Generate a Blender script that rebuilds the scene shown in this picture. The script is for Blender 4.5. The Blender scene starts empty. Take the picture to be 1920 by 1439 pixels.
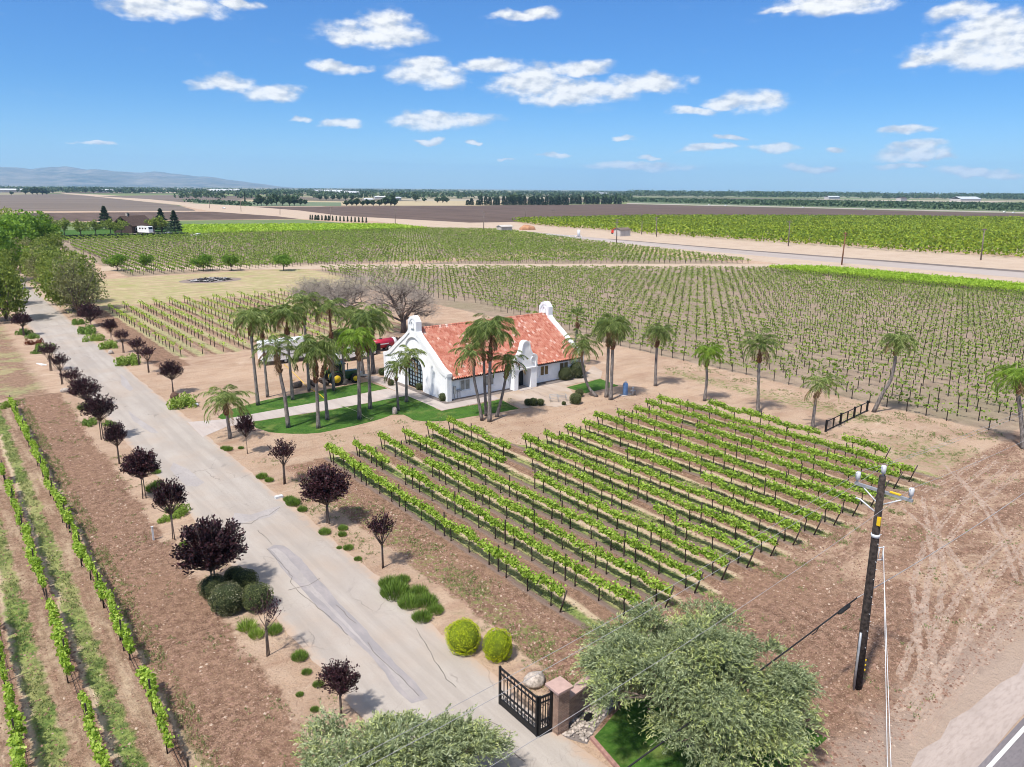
import bpy, math, random
import numpy as np
from mathutils import Vector, Matrix

random.seed(7)
RNG = np.random.default_rng(7)
R = math.radians
S = bpy.context.scene

# ------------------------------------------------------------------ camera, light, sky
# World grid: X runs across the driveway (along the house), Y along the driveway, away from the road.
CAM_H, YAW, PITCH, ROLL, FPX, PW, PH = 22.0, R(38), R(14.53), R(0.5), 1410.0, 1920.0, 1439.0
cam_d = bpy.data.cameras.new('camera')
cam = bpy.data.objects.new('camera', cam_d)
S.collection.objects.link(cam)
S.camera = cam
cam_d.sensor_width = 36.0
cam_d.lens = 36.0 * FPX / PW
cam_d.clip_start, cam_d.clip_end = 0.5, 90000
FWD = np.array([math.sin(YAW) * math.cos(PITCH), math.cos(YAW) * math.cos(PITCH), -math.sin(PITCH)])
_r0 = np.array([math.cos(YAW), -math.sin(YAW), 0.0])
_u0 = np.cross(_r0, FWD)
RGT = math.cos(ROLL) * _r0 + math.sin(ROLL) * _u0
UP = -math.sin(ROLL) * _r0 + math.cos(ROLL) * _u0
CAMP = np.array([0.0, 0.0, CAM_H])
cam.matrix_world = Matrix(((RGT[0], UP[0], -FWD[0], 0), (RGT[1], UP[1], -FWD[1], 0), (RGT[2], UP[2], -FWD[2], CAM_H), (0, 0, 0, 1)))

SUN_EL, SUN_DIR = 60.0, (-0.965, -0.26)          # horizontal direction towards the sun
sun_az = math.atan2(SUN_DIR[0], SUN_DIR[1])
sd = bpy.data.lights.new('sun', 'SUN')
sd.energy, sd.angle, sd.color = 3.6, R(3.0), (1.0, 0.955, 0.89)
sun = bpy.data.objects.new('sun', sd)
S.collection.objects.link(sun)
tosun = Vector((math.sin(sun_az) * math.cos(R(SUN_EL)), math.cos(sun_az) * math.cos(R(SUN_EL)), math.sin(R(SUN_EL))))
sun.rotation_euler = tosun.to_track_quat('Z', 'Y').to_euler()

S.view_settings.view_transform = 'Standard'
S.view_settings.look = 'None'
S.view_settings.exposure = 0.70
S.view_settings.gamma = 1.0
S.cycles.use_denoising = True
S.cycles.filter_width = 1.0
S.cycles.max_bounces = 6
S.cycles.diffuse_bounces = 3
S.cycles.volume_bounces = 1
S.cycles.transparent_max_bounces = 12
S.cycles.use_adaptive_sampling = True
S.cycles.adaptive_threshold = 0.02


# ------------------------------------------------------------------ node helpers
def nd(nt, typ, ins=None, **props):
    n = nt.nodes.new(typ)
    for k, v in props.items():
        setattr(n, k, v)
    for k, v in (ins or {}).items():
        if isinstance(v, bpy.types.NodeSocket):
            nt.links.new(v, n.inputs[k])
        else:
            n.inputs[k].default_value = v
    return n


def ma(nt, op, a, b=0.0, c=0.0, clamp=False):
    return nd(nt, 'ShaderNodeMath', {0: a, 1: b, 2: c}, operation=op, use_clamp=clamp).outputs[0]


def c4(c):
    return (c[0], c[1], c[2], 1.0) if not isinstance(c, bpy.types.NodeSocket) else c


def mx(nt, f, a, b, bt='MIX'):
    n = nt.nodes.new('ShaderNodeMix')
    n.data_type = 'RGBA'
    n.blend_type = bt
    for i, v in ((0, f), (6, c4(a)), (7, c4(b))):
        if isinstance(v, bpy.types.NodeSocket):
            nt.links.new(v, n.inputs[i])
        else:
            n.inputs[i].default_value = v
    return n.outputs[2]


def noise(nt, vec, scale, detail=4, rough=0.55, dist=0.0):
    return nd(nt, 'ShaderNodeTexNoise', {'Vector': vec, 'Scale': scale, 'Detail': detail, 'Roughness': rough, 'Distortion': dist}).outputs['Fac']


def rng(nt, v, a, b, c=0.0, d=1.0):
    return nd(nt, 'ShaderNodeMapRange', {'Value': v, 'From Min': a, 'From Max': b, 'To Min': c, 'To Max': d}, interpolation_type='SMOOTHSTEP').outputs[0]


def ramp(nt, f, stops):
    n = nt.nodes.new('ShaderNodeValToRGB')
    nt.links.new(f, n.inputs[0])
    e = n.color_ramp.elements
    e[0].position, e[0].color = stops[0][0], c4(stops[0][1])
    e[1].position, e[1].color = stops[-1][0], c4(stops[-1][1])
    for p, c in stops[1:-1]:
        q = e.new(p)
        q.color = c4(c)
    return n.outputs[0]


def vmul(nt, v, s):
    return nd(nt, 'ShaderNodeVectorMath', {0: v, 1: s}, operation='MULTIPLY').outputs[0]


def newmat(name):
    m = bpy.data.materials.new(name)
    m.use_nodes = True
    nt = m.node_tree
    b = nt.nodes['Principled BSDF']
    b.inputs['Specular IOR Level'].default_value = 0.3
    b.inputs['Roughness'].default_value = 0.8
    return m, nt, b


# ------------------------------------------------------------------ sky with clouds (by direction)
def ray(px, py):
    d = FWD + RGT * (px - PW / 2) / FPX + UP * (PH / 2 - py) / FPX
    return d / np.linalg.norm(d)


def azel(px, py):
    d = ray(px, py)
    return math.atan2(d[0], d[1]), math.asin(d[2])


W = bpy.data.worlds.new('World')
S.world = W
W.use_nodes = True
wt = W.node_tree
bg = wt.nodes['Background']
sky = nd(wt, 'ShaderNodeTexSky', sky_type='NISHITA', sun_disc=False, sun_elevation=R(SUN_EL), sun_rotation=sun_az,
         altitude=100.0, air_density=1.0, dust_density=0.25, ozone_density=4.0)
tc = nd(wt, 'ShaderNodeTexCoord').outputs['Generated']
sep = nd(wt, 'ShaderNodeSeparateXYZ', {0: tc})
az = ma(wt, 'ARCTAN2', sep.outputs[0], sep.outputs[1])
el = ma(wt, 'ARCSINE', sep.outputs[2])
p0 = nd(wt, 'ShaderNodeCombineXYZ', {0: az, 1: el, 2: 0.0}).outputs[0]
wp = nd(wt, 'ShaderNodeTexNoise', {'Vector': vmul(wt, p0, (1.0, 1.7, 1.0)), 'Scale': 16.0, 'Detail': 3.0, 'Roughness': 0.6}).outputs['Color']
wp = nd(wt, 'ShaderNodeVectorMath', {0: wp, 1: (0.5, 0.5, 0.5)}, operation='SUBTRACT').outputs[0]
pw = nd(wt, 'ShaderNodeVectorMath', {0: wp, 1: (0.06, 0.028, 0.0), 2: p0}, operation='MULTIPLY_ADD').outputs[0]
CLOUDS = [(330, 12, 125, 22), (270, 22, 70, 14), (455, 8, 40, 9), (700, 62, 105, 24), (715, 45, 60, 26), (632, 129, 62, 12), (420, 160, 55, 14), (505, 174, 60, 15),
          (810, 142, 80, 20), (800, 128, 50, 18), (930, 122, 62, 16), (1000, 158, 75, 26), (1080, 172, 130, 22), (1200, 160, 85, 20), (1090, 128, 55, 16), (1010, 140, 50, 22),
          (1415, 190, 55, 20), (1310, 212, 50, 10), (1360, 195, 40, 12), (825, 226, 95, 17), (800, 218, 50, 14), (643, 232, 38, 9), (565, 220, 22, 6), (815, 263, 26, 5),
          (985, 30, 62, 11), (1560, 5, 120, 22), (1480, 18, 60, 7), (1850, 95, 150, 38), (1870, 60, 100, 40), (1800, 25, 60, 18), (1730, 110, 50, 18), (1700, 241, 52, 7),
          (1705, 292, 68, 12), (1715, 276, 45, 11), (1772, 299, 28, 5), (1520, 317, 56, 6), (1690, 316, 50, 5), (1830, 325, 82, 8), (1195, 314, 95, 7), (1450, 281, 48, 9),
          (1325, 282, 50, 5), (1372, 263, 28, 5), (1570, 279, 18, 5), (1035, 293, 26, 4), (1175, 258, 20, 4), (1215, 298, 22, 3), (178, 272, 40, 3), (895, 270, 16, 3), (955, 300, 16, 2)]
M = None
for (cx, cy, rx, ry) in CLOUDS:
    a0, e0 = azel(cx, cy)
    ra = abs(azel(cx + rx, cy)[0] - azel(cx - rx, cy)[0]) / 2
    re = abs(azel(cx, cy - ry)[1] - azel(cx, cy + ry)[1]) / 2 * (1.35 if cy > 240 else 1.1)
    ra *= 1.04
    q = nd(wt, 'ShaderNodeVectorMath', {0: pw, 1: (1 / ra, 1 / re, 0), 2: (-a0 / ra, -e0 / re, 0)}, operation='MULTIPLY_ADD').outputs[0]
    dd = nd(wt, 'ShaderNodeVectorMath', {0: q, 1: q}, operation='DOT_PRODUCT').outputs['Value']
    M = dd if M is None else ma(wt, 'MINIMUM', M, dd)
M = ma(wt, 'SUBTRACT', 1.0, M)
cs = vmul(wt, p0, (1.0, 1.9, 1.0))
n1 = noise(wt, cs, 34.0, 7, 0.56)
off = nd(wt, 'ShaderNodeVectorMath', {0: cs, 1: (-0.004, 0.009, 0.0)}, operation='ADD').outputs[0]
n2 = noise(wt, off, 34.0, 4, 0.5)
wisp = noise(wt, vmul(wt, p0, (1.0, 3.0, 1.0)), 11.0, 7, 0.65)
edge = ma(wt, 'MULTIPLY_ADD', ma(wt, 'SUBTRACT', n1, 0.5), 2.6, M)
dens = ma(wt, 'POWER', rng(wt, edge, -0.50, 0.92), 1.25)
veil = ma(wt, 'MULTIPLY', rng(wt, wisp, 0.58, 0.8), 0.12)
lit = rng(wt, ma(wt, 'ADD', ma(wt, 'MULTIPLY', ma(wt, 'SUBTRACT', n1, n2), 3.0), ma(wt, 'MULTIPLY', M, 0.35)), -0.30, 0.60)
ccol = mx(wt, lit, (5.3, 5.7, 6.4), (8.8, 8.8, 8.8))
skyc = mx(wt, 1.0, sky.outputs[0], mx(wt, rng(wt, el, -0.02, 0.13), (0.72, 1.0, 1.38), (0.33, 0.70, 1.14)), 'MULTIPLY')
skyc = mx(wt, veil, skyc, (6.0, 6.5, 7.2))
# bright broken cloud layer added overhead, out of view, for neutral fill light
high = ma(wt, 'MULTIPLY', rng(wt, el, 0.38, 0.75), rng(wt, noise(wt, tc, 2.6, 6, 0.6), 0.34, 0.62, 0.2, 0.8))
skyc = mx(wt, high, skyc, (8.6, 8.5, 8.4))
skyc = mx(wt, dens, skyc, ccol)
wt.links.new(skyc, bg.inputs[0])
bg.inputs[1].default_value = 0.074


# ------------------------------------------------------------------ geometry helpers
def at(px, py, z=0.0):
    """ground point (or point at height z) seen at a pixel of the photograph"""
    d = ray(px, py)
    t = (z - CAM_H) / d[2]
    return CAMP + d * t


def lift(base, px, py):
    """point of the sight line through a pixel, in the upright plane over base"""
    n = np.array([base[0], base[1], 0.0])
    n /= np.linalg.norm(n)
    d = ray(px, py)
    return CAMP + d * (np.dot(np.array(base) - CAMP, n) / np.dot(d, n))


def ppm(p):
    return FPX / float(np.dot(np.array(p) - CAMP, FWD))


def link(o, parent=None):
    S.collection.objects.link(o)
    if parent is not None:
        o.parent = parent
    return o


def mesh_np(name, V, F, mats, parent=None, smooth=False, mi=None):
    """V (n,3), F (m,k) arrays -> one mesh object"""
    V = np.asarray(V, np.float32)
    F = np.asarray(F, np.int32)
    me = bpy.data.meshes.new(name)
    me.vertices.add(len(V))
    me.vertices.foreach_set('co', V.ravel())
    k = F.shape[1]
    me.loops.add(F.size)
    me.loops.foreach_set('vertex_index', F.ravel())
    me.polygons.add(len(F))
    me.polygons.foreach_set('loop_start', np.arange(0, F.size, k, dtype=np.int32))
    me.polygons.foreach_set('loop_total', np.full(len(F), k, np.int32))
    if mi is not None:
        me.polygons.foreach_set('material_index', np.asarray(mi, np.int32))
    if smooth:
        me.polygons.foreach_set('use_smooth', np.ones(len(F), bool))
    for m in (mats if isinstance(mats, (list, tuple)) else [mats]):
        me.materials.append(m)
    me.update(calc_edges=True)
    return link(bpy.data.objects.new(name, me), parent)


class MB:
    def __init__(s):
        s.v, s.f, s.m, s.s = [], [], [], []
        s.cur, s.sm = 0, False

    def mat(s, i, smooth=None):
        s.cur = i
        if smooth is not None:
            s.sm = smooth
        return s

    def face(s, idx):
        s.f.append(idx)
        s.m.append(s.cur)
        s.s.append(s.sm)

    def box(s, x0, x1, y0, y1, z0, z1, tf=None):
        b = len(s.v)
        P = [(x0, y0, z0), (x1, y0, z0), (x1, y1, z0), (x0, y1, z0), (x0, y0, z1), (x1, y0, z1), (x1, y1, z1), (x0, y1, z1)]
        if tf:
            P = [tf(p) for p in P]
        s.v += P
        for q in ((0, 3, 2, 1), (4, 5, 6, 7), (0, 1, 5, 4), (1, 2, 6, 5), (2, 3, 7, 6), (3, 0, 4, 7)):
            s.face([b + i for i in q])
        return s

    def prism(s, prof, axis, a, b):
        """extrude a closed 2-D profile along axis ('x': prof=(y,z), 'y': prof=(x,z), 'z': prof=(x,y))"""
        mk = {'x': lambda p, t: (t, p[0], p[1]), 'y': lambda p, t: (p[0], t, p[1]), 'z': lambda p, t: (p[0], p[1], t)}[axis]
        o, n = len(s.v), len(prof)
        s.v += [mk(p, a) for p in prof] + [mk(p, b) for p in prof]
        s.face([o + i for i in range(n)][::-1])
        s.face([o + n + i for i in range(n)])
        for i in range(n):
            j = (i + 1) % n
            s.face([o + i, o + j, o + n + j, o + n + i])
        return s

    def tube(s, pts, rad, n=6, cap=True):
        pts = [np.array(p, float) for p in pts]
        if not hasattr(rad, '__len__'):
            rad = [rad] * len(pts)
        o = len(s.v)
        ref = None
        for i, p in enumerate(pts):
            d = pts[min(i + 1, len(pts) - 1)] - pts[max(i - 1, 0)]
            d = d / (np.linalg.norm(d) + 1e-9)
            if ref is None:
                ref = np.array([1.0, 0, 0]) if abs(d[0]) < 0.8 else np.array([0, 1.0, 0])
            a = ref - d * np.dot(ref, d)
            a /= np.linalg.norm(a) + 1e-9
            ref = a
            c = np.cross(d, a)
            for k in range(n):
                t = 2 * math.pi * k / n
                s.v.append(tuple(p + rad[i] * (math.cos(t) * a + math.sin(t) * c)))
        for i in range(len(pts) - 1):
            for k in range(n):
                j = (k + 1) % n
                s.face([o + i * n + k, o + i * n + j, o + (i + 1) * n + j, o + (i + 1) * n + k])
        if cap:
            s.face([o + k for k in range(n)][::-1])
            s.face([o + (len(pts) - 1) * n + k for k in range(n)])
        return s

    def ball(s, c, r, nu=12, nv=8, jit=0.0, seed=0, flat=None):
        g = random.Random(seed)
        o = len(s.v)
        rr = r if hasattr(r, '__len__') else (r, r, r)
        for i in range(nv + 1):
            ph = math.pi * i / nv
            for k in range(nu):
                th_ = 2 * math.pi * k / nu
                f = 1 + jit * (g.random() - 0.5) * 2 if 0 < i < nv else 1
                z = math.cos(ph) * rr[2] * f
                if flat is not None:
                    z = max(z, flat)
                s.v.append((c[0] + rr[0] * f * math.sin(ph) * math.cos(th_), c[1] + rr[1] * f * math.sin(ph) * math.sin(th_), c[2] + z))
        for i in range(nv):
            for k in range(nu):
                j = (k + 1) % nu
                s.face([o + i * nu + k, o + (i + 1) * nu + k, o + (i + 1) * nu + j, o + i * nu + j])
        return s

    def build(s, name, mats, parent=None):
        me = bpy.data.meshes.new(name)
        me.from_pydata([tuple(map(float, p)) for p in s.v], [], s.f)
        me.polygons.foreach_set('material_index', s.m)
        me.polygons.foreach_set('use_smooth', s.s)
        for m in (mats if isinstance(mats, (list, tuple)) else [mats]):
            me.materials.append(m)
        me.update()
        return link(bpy.data.objects.new(name, me), parent)


def tag(o, label=None, cat=None, group=None, kind=None):
    if label: o['label'] = label
    if cat: o['category'] = cat
    if group: o['group'] = group
    if kind: o['kind'] = kind
    return o


def thing(name, label, cat, loc=(0, 0, 0), rz=0.0, group=None, sc=1.0):
    o = bpy.data.objects.new(name, None)
    o.empty_display_size = 0.3
    o.location, o.rotation_euler = tuple(map(float, loc)), (0, 0, rz)
    o.scale = (sc, sc, sc) if not hasattr(sc, '__len__') else sc
    link(o)
    return tag(o, label, cat, group)


KIDS = {}


def kids(o):
    if o.name not in KIDS:
        KIDS[o.name] = list(o.children)
    return KIDS[o.name]


USED = set()


def place(proto, loc, rz=0.0, sc=1.0, label=None, group=None):
    """first call moves the prototype, later calls copy it with its parts"""
    if proto.name not in USED:
        USED.add(proto.name)
        kids(proto)
        for c in kids(proto):
            kids(c)
        r = proto
    else:
        r = proto.copy()
        link(r)
        for c in kids(proto):
            k = c.copy()
            link(k, r)
            for d in kids(c):
                link(d.copy(), k)
    r.location, r.rotation_euler = tuple(map(float, loc)), (0, 0, rz)
    r.scale = (sc, sc, sc) if not hasattr(sc, '__len__') else sc
    if label: r['label'] = label
    if group: r['group'] = group
    return r


# ------------------------------------------------------------------ materials
def plain(name, col, rough=0.8, var=0.12, scale=3.0, metal=0.0, bump=0.0, spec=0.3):
    m, nt, b = newmat(name)
    co = nd(nt, 'ShaderNodeTexCoord').outputs['Object']
    f = noise(nt, co, scale, 5, 0.6)
    lo = tuple(c * (1 - var * 1.6) for c in col)
    hi = tuple(min(1, c * (1 + var * 1.2)) for c in col)
    nt.links.new(mx(nt, rng(nt, f, 0.25, 0.75), lo, hi), b.inputs['Base Color'])
    b.inputs['Roughness'].default_value = rough
    b.inputs['Metallic'].default_value = metal
    b.inputs['Specular IOR Level'].default_value = spec
    if bump:
        bp = nd(nt, 'ShaderNodeBump', {'Height': f, 'Strength': bump, 'Distance': 0.05})
        nt.links.new(bp.outputs[0], b.inputs['Normal'])
    return m


def leafmat(name, stops, trans=0.3, clump=0.8, rough=0.55, spec=0.25):
    m, nt, b = newmat(name)
    isl = nd(nt, 'ShaderNodeNewGeometry').outputs['Random Per Island']
    co = nd(nt, 'ShaderNodeTexCoord').outputs['Object']
    oi = nd(nt, 'ShaderNodeObjectInfo').outputs['Random']
    n = noise(nt, co, clump, 3, 0.6)
    f = ma(nt, 'MULTIPLY_ADD', isl, 0.62, ma(nt, 'MULTIPLY_ADD', n, 0.55, ma(nt, 'MULTIPLY_ADD', oi, 0.16, -0.17)), clamp=True)
    k = len(stops) - 1
    col = ramp(nt, f, [(i / k, c) for i, c in enumerate(stops)])
    nt.links.new(col, b.inputs['Base Color'])
    b.inputs['Roughness'].default_value = rough
    b.inputs['Specular IOR Level'].default_value = spec
    tr = nd(nt, 'ShaderNodeBsdfTranslucent', {'Color': mx(nt, 1.0, col, (1.25, 1.25, 0.7), 'MULTIPLY')})
    ms = nd(nt, 'ShaderNodeMixShader', {0: trans, 1: b.outputs[0], 2: tr.outputs[0]})
    nt.links.new(ms.outputs[0], nt.nodes['Material Output'].inputs[0])
    return m


MT = {}
MT['vine'] = leafmat('vine_leaf', [(.10, .19, .022), (.25, .38, .045), (.40, .53, .085), (.60, .68, .20)], 0.38, 1.3)
MT['vine_dull'] = leafmat('vine_leaf_sparse', [(.04, .085, .016), (.14, .22, .032), (.26, .36, .055), (.42, .50, .13)], 0.3, 0.2)
MT['vine_lime'] = leafmat('vine_leaf_lime', [(.18, .30, .025), (.29, .44, .035), (.39, .54, .06), (.48, .60, .10)], 0.35, 0.15)
MT['citrus'] = leafmat('citrus_leaf', [(.04, .09, .008), (.135, .21, .014), (.25, .33, .022), (.38, .43, .035)], 0.28, 0.012)
MT['palm'] = leafmat('palm_leaf', [(.03, .055, .018), (.11, .165, .045), (.27, .34, .10), (.62, .65, .32)], 0.36, 1.1)
MT['palm_lime'] = leafmat('palm_leaf_lime', [(.08, .15, .02), (.16, .27, .03), (.26, .38, .05), (.40, .44, .10)], 0.25, 0.5)
MT['plum'] = leafmat('plum_leaf', [(.010, .005, .007), (.024, .011, .015), (.065, .024, .03), (.15, .056, .066)], 0.15, 1.2, 0.5, 0.3)
MT['olive'] = leafmat('olive_leaf', [(.07, .095, .04), (.19, .235, .11), (.34, .39, .21), (.52, .55, .36)], 0.2, 0.7, 0.5, 0.3)
MT['olive_tip'] = leafmat('olive_tip_leaf', [(.22, .28, .08), (.36, .42, .14), (.50, .53, .24), (.62, .62, .38)], 0.25, 0.6, 0.5, 0.3)
MT['tree'] = leafmat('tree_leaf', [(.05, .085, .018), (.145, .20, .04), (.27, .325, .07), (.43, .47, .14)], 0.38, 0.5)
MT['tree_grey'] = leafmat('tree_leaf_grey', [(.08, .08, .045), (.18, .185, .085), (.29, .295, .125), (.42, .42, .2)], 0.3, 0.5)
MT['tree_bright'] = leafmat('tree_leaf_bright', [(.04, .10, .015), (.11, .21, .025), (.205, .34, .04), (.32, .46, .08)], 0.38, 0.4)
MT['far_leaf'] = leafmat('far_leaf', [(.02, .042, .02), (.045, .08, .034), (.07, .115, .045), (.13, .17, .075)], 0.15, 0.01)
MT['dark_leaf'] = leafmat('conifer_leaf', [(.012, .026, .014), (.025, .048, .024), (.045, .075, .035), (.07, .11, .05)], 0.1, 0.3)
MT['boxwood'] = leafmat('clipped_dark_leaf', [(.03, .042, .012), (.075, .095, .028), (.14, .16, .05), (.36, .36, .19)], 0.12, 2.0)
MT['boxwood_pale'] = leafmat('clipped_pale_leaf', [(.03, .042, .014), (.07, .085, .028), (.14, .145, .06), (.60, .56, .44)], 0.12, 2.0)
MT['gold'] = leafmat('clipped_golden_leaf', [(.15, .20, .006), (.33, .41, .01), (.52, .58, .016), (.66, .68, .04)], 0.3, 1.5)
MT['lavender'] = leafmat('grassy_leaf', [(.045, .09, .02), (.12, .20, .035), (.21, .32, .06), (.33, .43, .11)], 0.25, 1.5)
MT['lime_tuft'] = leafmat('lime_tuft_leaf', [(.10, .18, .02), (.19, .29, .04), (.30, .40, .08), (.42, .5, .16)], 0.25, 1.5)
MT['weed'] = leafmat('weed_leaf', [(.09, .13, .045), (.16, .21, .07), (.24, .27, .10), (.38, .34, .18)], 0.25, 0.6)
MT['rust'] = leafmat('rust_leaf', [(.06, .015, .01), (.13, .03, .018), (.2, .06, .025), (.25, .11, .04)], 0.2, 1.2)
MT['bark'] = plain('grey_bark', (.17, .13, .105), 0.95, 0.3, 6.0, bump=0.4)
MT['vine_wood'] = plain('vine_wood', (.035, .025, .02), 0.95, 0.3, 20.0)
MT['post'] = plain('steel_post', (.07, .052, .044), 0.7, 0.3, 14.0)
MT['hose'] = plain('drip_hose', (.012, .011, .011), 0.6, 0.2)
MT['twig'] = plain('bare_twig', (.35, .305, .26), 0.95, 0.18, 2.0)
MT['limb'] = plain('bare_limb', (.13, .10, .085), 0.95, 0.25, 4.0)
MT['stucco'] = plain('white_stucco', (.87, .87, .865), 0.9, 0.045, 1.3, bump=0.05, spec=0.15)
MT['trim'] = plain('white_trim', (.80, .80, .80), 0.8, 0.03, 3.0)
MT['glass_dark'] = plain('dark_glass', (.012, .014, .016), 0.08, 0.2, 1.0, spec=0.6)
MT['glass_pane'] = plain('pale_pane', (.30, .38, .42), 0.12, 0.25, 0.8, spec=0.7)
MT['blind'] = plain('amber_blind', (.17, .115, .045), 0.5, 0.3, 2.0)
MT['blind_pale'] = plain('grey_blind', (.30, .29, .26), 0.4, 0.2, 2.0)
MT['black'] = plain('black_iron', (.010, .010, .011), 0.5, 0.2, 8.0)
MT['grey_metal'] = plain('grey_metal', (.38, .39, .40), 0.45, 0.15, 4.0, metal=0.4)
MT['white_paint'] = plain('white_paint', (.78, .78, .77), 0.35, 0.05, 2.0, spec=0.5)
MT['tyre'] = plain('tyre_rubber', (.018, .017, .017), 0.9, 0.25, 10.0)
MT['green_paint'] = plain('green_paint', (.012, .055, .018), 0.35, 0.15, 3.0, spec=0.5)
MT['yellow_paint'] = plain('yellow_paint', (.62, .42, .02), 0.4, 0.1, 3.0)
MT['red_paint'] = plain('red_paint', (.36, .012, .035), 0.35, 0.12, 2.0, spec=0.5)
MT['red_orange'] = plain('red_orange_paint', (.6, .04, .02), 0.5, 0.1)
MT['blue_tank'] = plain('blue_tank', (.16, .29, .52), 0.5, 0.12, 3.0)
MT['pole_wood'] = plain('pole_wood', (.05, .038, .032), 0.95, 0.45, 7.0, bump=0.5)
MT['pole_grey'] = plain('weathered_pole', (.20, .16, .135), 0.95, 0.2, 5.0)
MT['porcelain'] = plain('porcelain', (.62, .63, .64), 0.3, 0.08, 8.0)
MT['wire'] = plain('wire', (.33, .32, .32), 0.6, 0.1)
MT['cable_black'] = plain('cable_black', (.02, .02, .02), 0.6, 0.2)
MT['rock'] = plain('pale_rock', (.42, .36, .31), 0.95, 0.3, 3.5, bump=0.6)
MT['rock_brown'] = plain('brown_rock', (.12, .07, .05), 0.95, 0.3, 4.0, bump=0.6)
MT['cap'] = plain('stone_cap', (.44, .30, .26), 0.85, 0.08, 3.0)
MT['edging'] = plain('brick_edging', (.36, .20, .165), 0.9, 0.15, 6.0)
MT['wood_brown'] = plain('dark_wood', (.075, .048, .038), 0.9, 0.3, 3.0)
MT['ash'] = plain('ash', (.03, .028, .028), 0.95, 0.5, 1.5)
MT['ash_pale'] = plain('ash_pale', (.42, .40, .39), 0.95, 0.25, 1.2)
MT['yellow_tag'] = plain('yellow_tag', (.75, .48, .02), 0.5, 0.05)
MT['hose_green'] = plain('garden_hose', (.45, .50, .22), 0.5, 0.1)
MT['tin'] = plain('tin_roof', (.5, .5, .5), 0.5, 0.1, 0.5)
MT['shed_wall'] = plain('shed_wall', (.5, .46, .42), 0.9, 0.1, 0.5)


def trunkmat():
    m, nt, b = newmat('palm_trunk')
    co = nd(nt, 'ShaderNodeTexCoord').outputs['Object']
    z = nd(nt, 'ShaderNodeSeparateXYZ', {0: co}).outputs[2]
    ring = ma(nt, 'SINE', ma(nt, 'MULTIPLY', z, 42.0))
    n = noise(nt, vmul(nt, co, (6, 6, 1.2)), 1.4, 5, 0.65)
    c = mx(nt, rng(nt, n, 0.3, 0.72), (.085, .07, .062), (.30, .265, .24))
    c = mx(nt, rng(nt, ring, 0.5, 1.0, 0.0, 0.35), c, (.09, .075, .065))
    nt.links.new(c, b.inputs['Base Color'])
    b.inputs['Roughness'].default_value = 0.95
    return m


MT['ptrunk'] = trunkmat()
MT['boots'] = plain('palm_boots', (.24, .12, .065), 0.95, 0.55, 9.0, bump=0.6)


def tilemat():
    m, nt, b = newmat('clay_tile')
    co = nd(nt, 'ShaderNodeTexCoord').outputs['Object']
    sp = nd(nt, 'ShaderNodeSeparateXYZ', {0: co})
    cx_ = ma(nt, 'FLOOR', ma(nt, 'DIVIDE', ma(nt, 'SUBTRACT', sp.outputs[0], 42.25), 0.30))
    cy_ = ma(nt, 'FLOOR', ma(nt, 'DIVIDE', ma(nt, 'ABSOLUTE', ma(nt, 'SUBTRACT', sp.outputs[1], 71.6)), 0.31087))
    v = nd(nt, 'ShaderNodeCombineXYZ', {0: cx_, 1: cy_, 2: 0.0}).outputs[0]
    wn = nd(nt, 'ShaderNodeTexWhiteNoise', {'Vector': v}, noise_dimensions='2D').outputs['Value']
    c = ramp(nt, wn, [(0.0, (.36, .10, .065)), (0.2, (.46, .15, .10)), (0.55, (.52, .20, .14)), (0.85, (.56, .27, .195)), (0.93, (.60, .31, .22)), (0.965, (.64, .44, .36)), (1.0, (.70, .56, .49))])
    n = noise(nt, co, 9.0, 4, 0.6)
    c = mx(nt, rng(nt, n, 0.3, 0.8, 0.0, 0.45), c, (.62, .27, .17))
    nt.links.new(c, b.inputs['Base Color'])
    b.inputs['Roughness'].default_value = 0.85
    return m


MT['tile'] = tilemat()


def stonemat():
    m, nt, b = newmat('ledge_stone')
    co = nd(nt, 'ShaderNodeTexCoord').outputs['Object']
    sp = nd(nt, 'ShaderNodeSeparateXYZ', {0: co})
    v = nd(nt, 'ShaderNodeCombineXYZ', {0: ma(nt, 'ADD', sp.outputs[0], sp.outputs[1]), 1: sp.outputs[2], 2: 0.0}).outputs[0]
    br = nd(nt, 'ShaderNodeTexBrick', {'Vector': v, 'Color1': (.40, .25, .18, 1), 'Color2': (.20, .12, .09, 1), 'Mortar': (.07, .05, .045, 1), 'Scale': 1.0,
                                       'Mortar Size': 0.012, 'Brick Width': 0.28, 'Row Height': 0.085, 'Bias': -0.1})
    n = noise(nt, co, 7.0, 5, 0.6)
    c = mx(nt, rng(nt, n, 0.35, 0.75, 0.0, 0.55), br.outputs['Color'], (.50, .38, .30))
    nt.links.new(c, b.inputs['Base Color'])
    bp = nd(nt, 'ShaderNodeBump', {'Height': br.outputs['Fac'], 'Strength': 0.6, 'Distance': 0.03}, invert=True)
    nt.links.new(bp.outputs[0], b.inputs['Normal'])
    return m


MT['ledge'] = stonemat()


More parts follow.
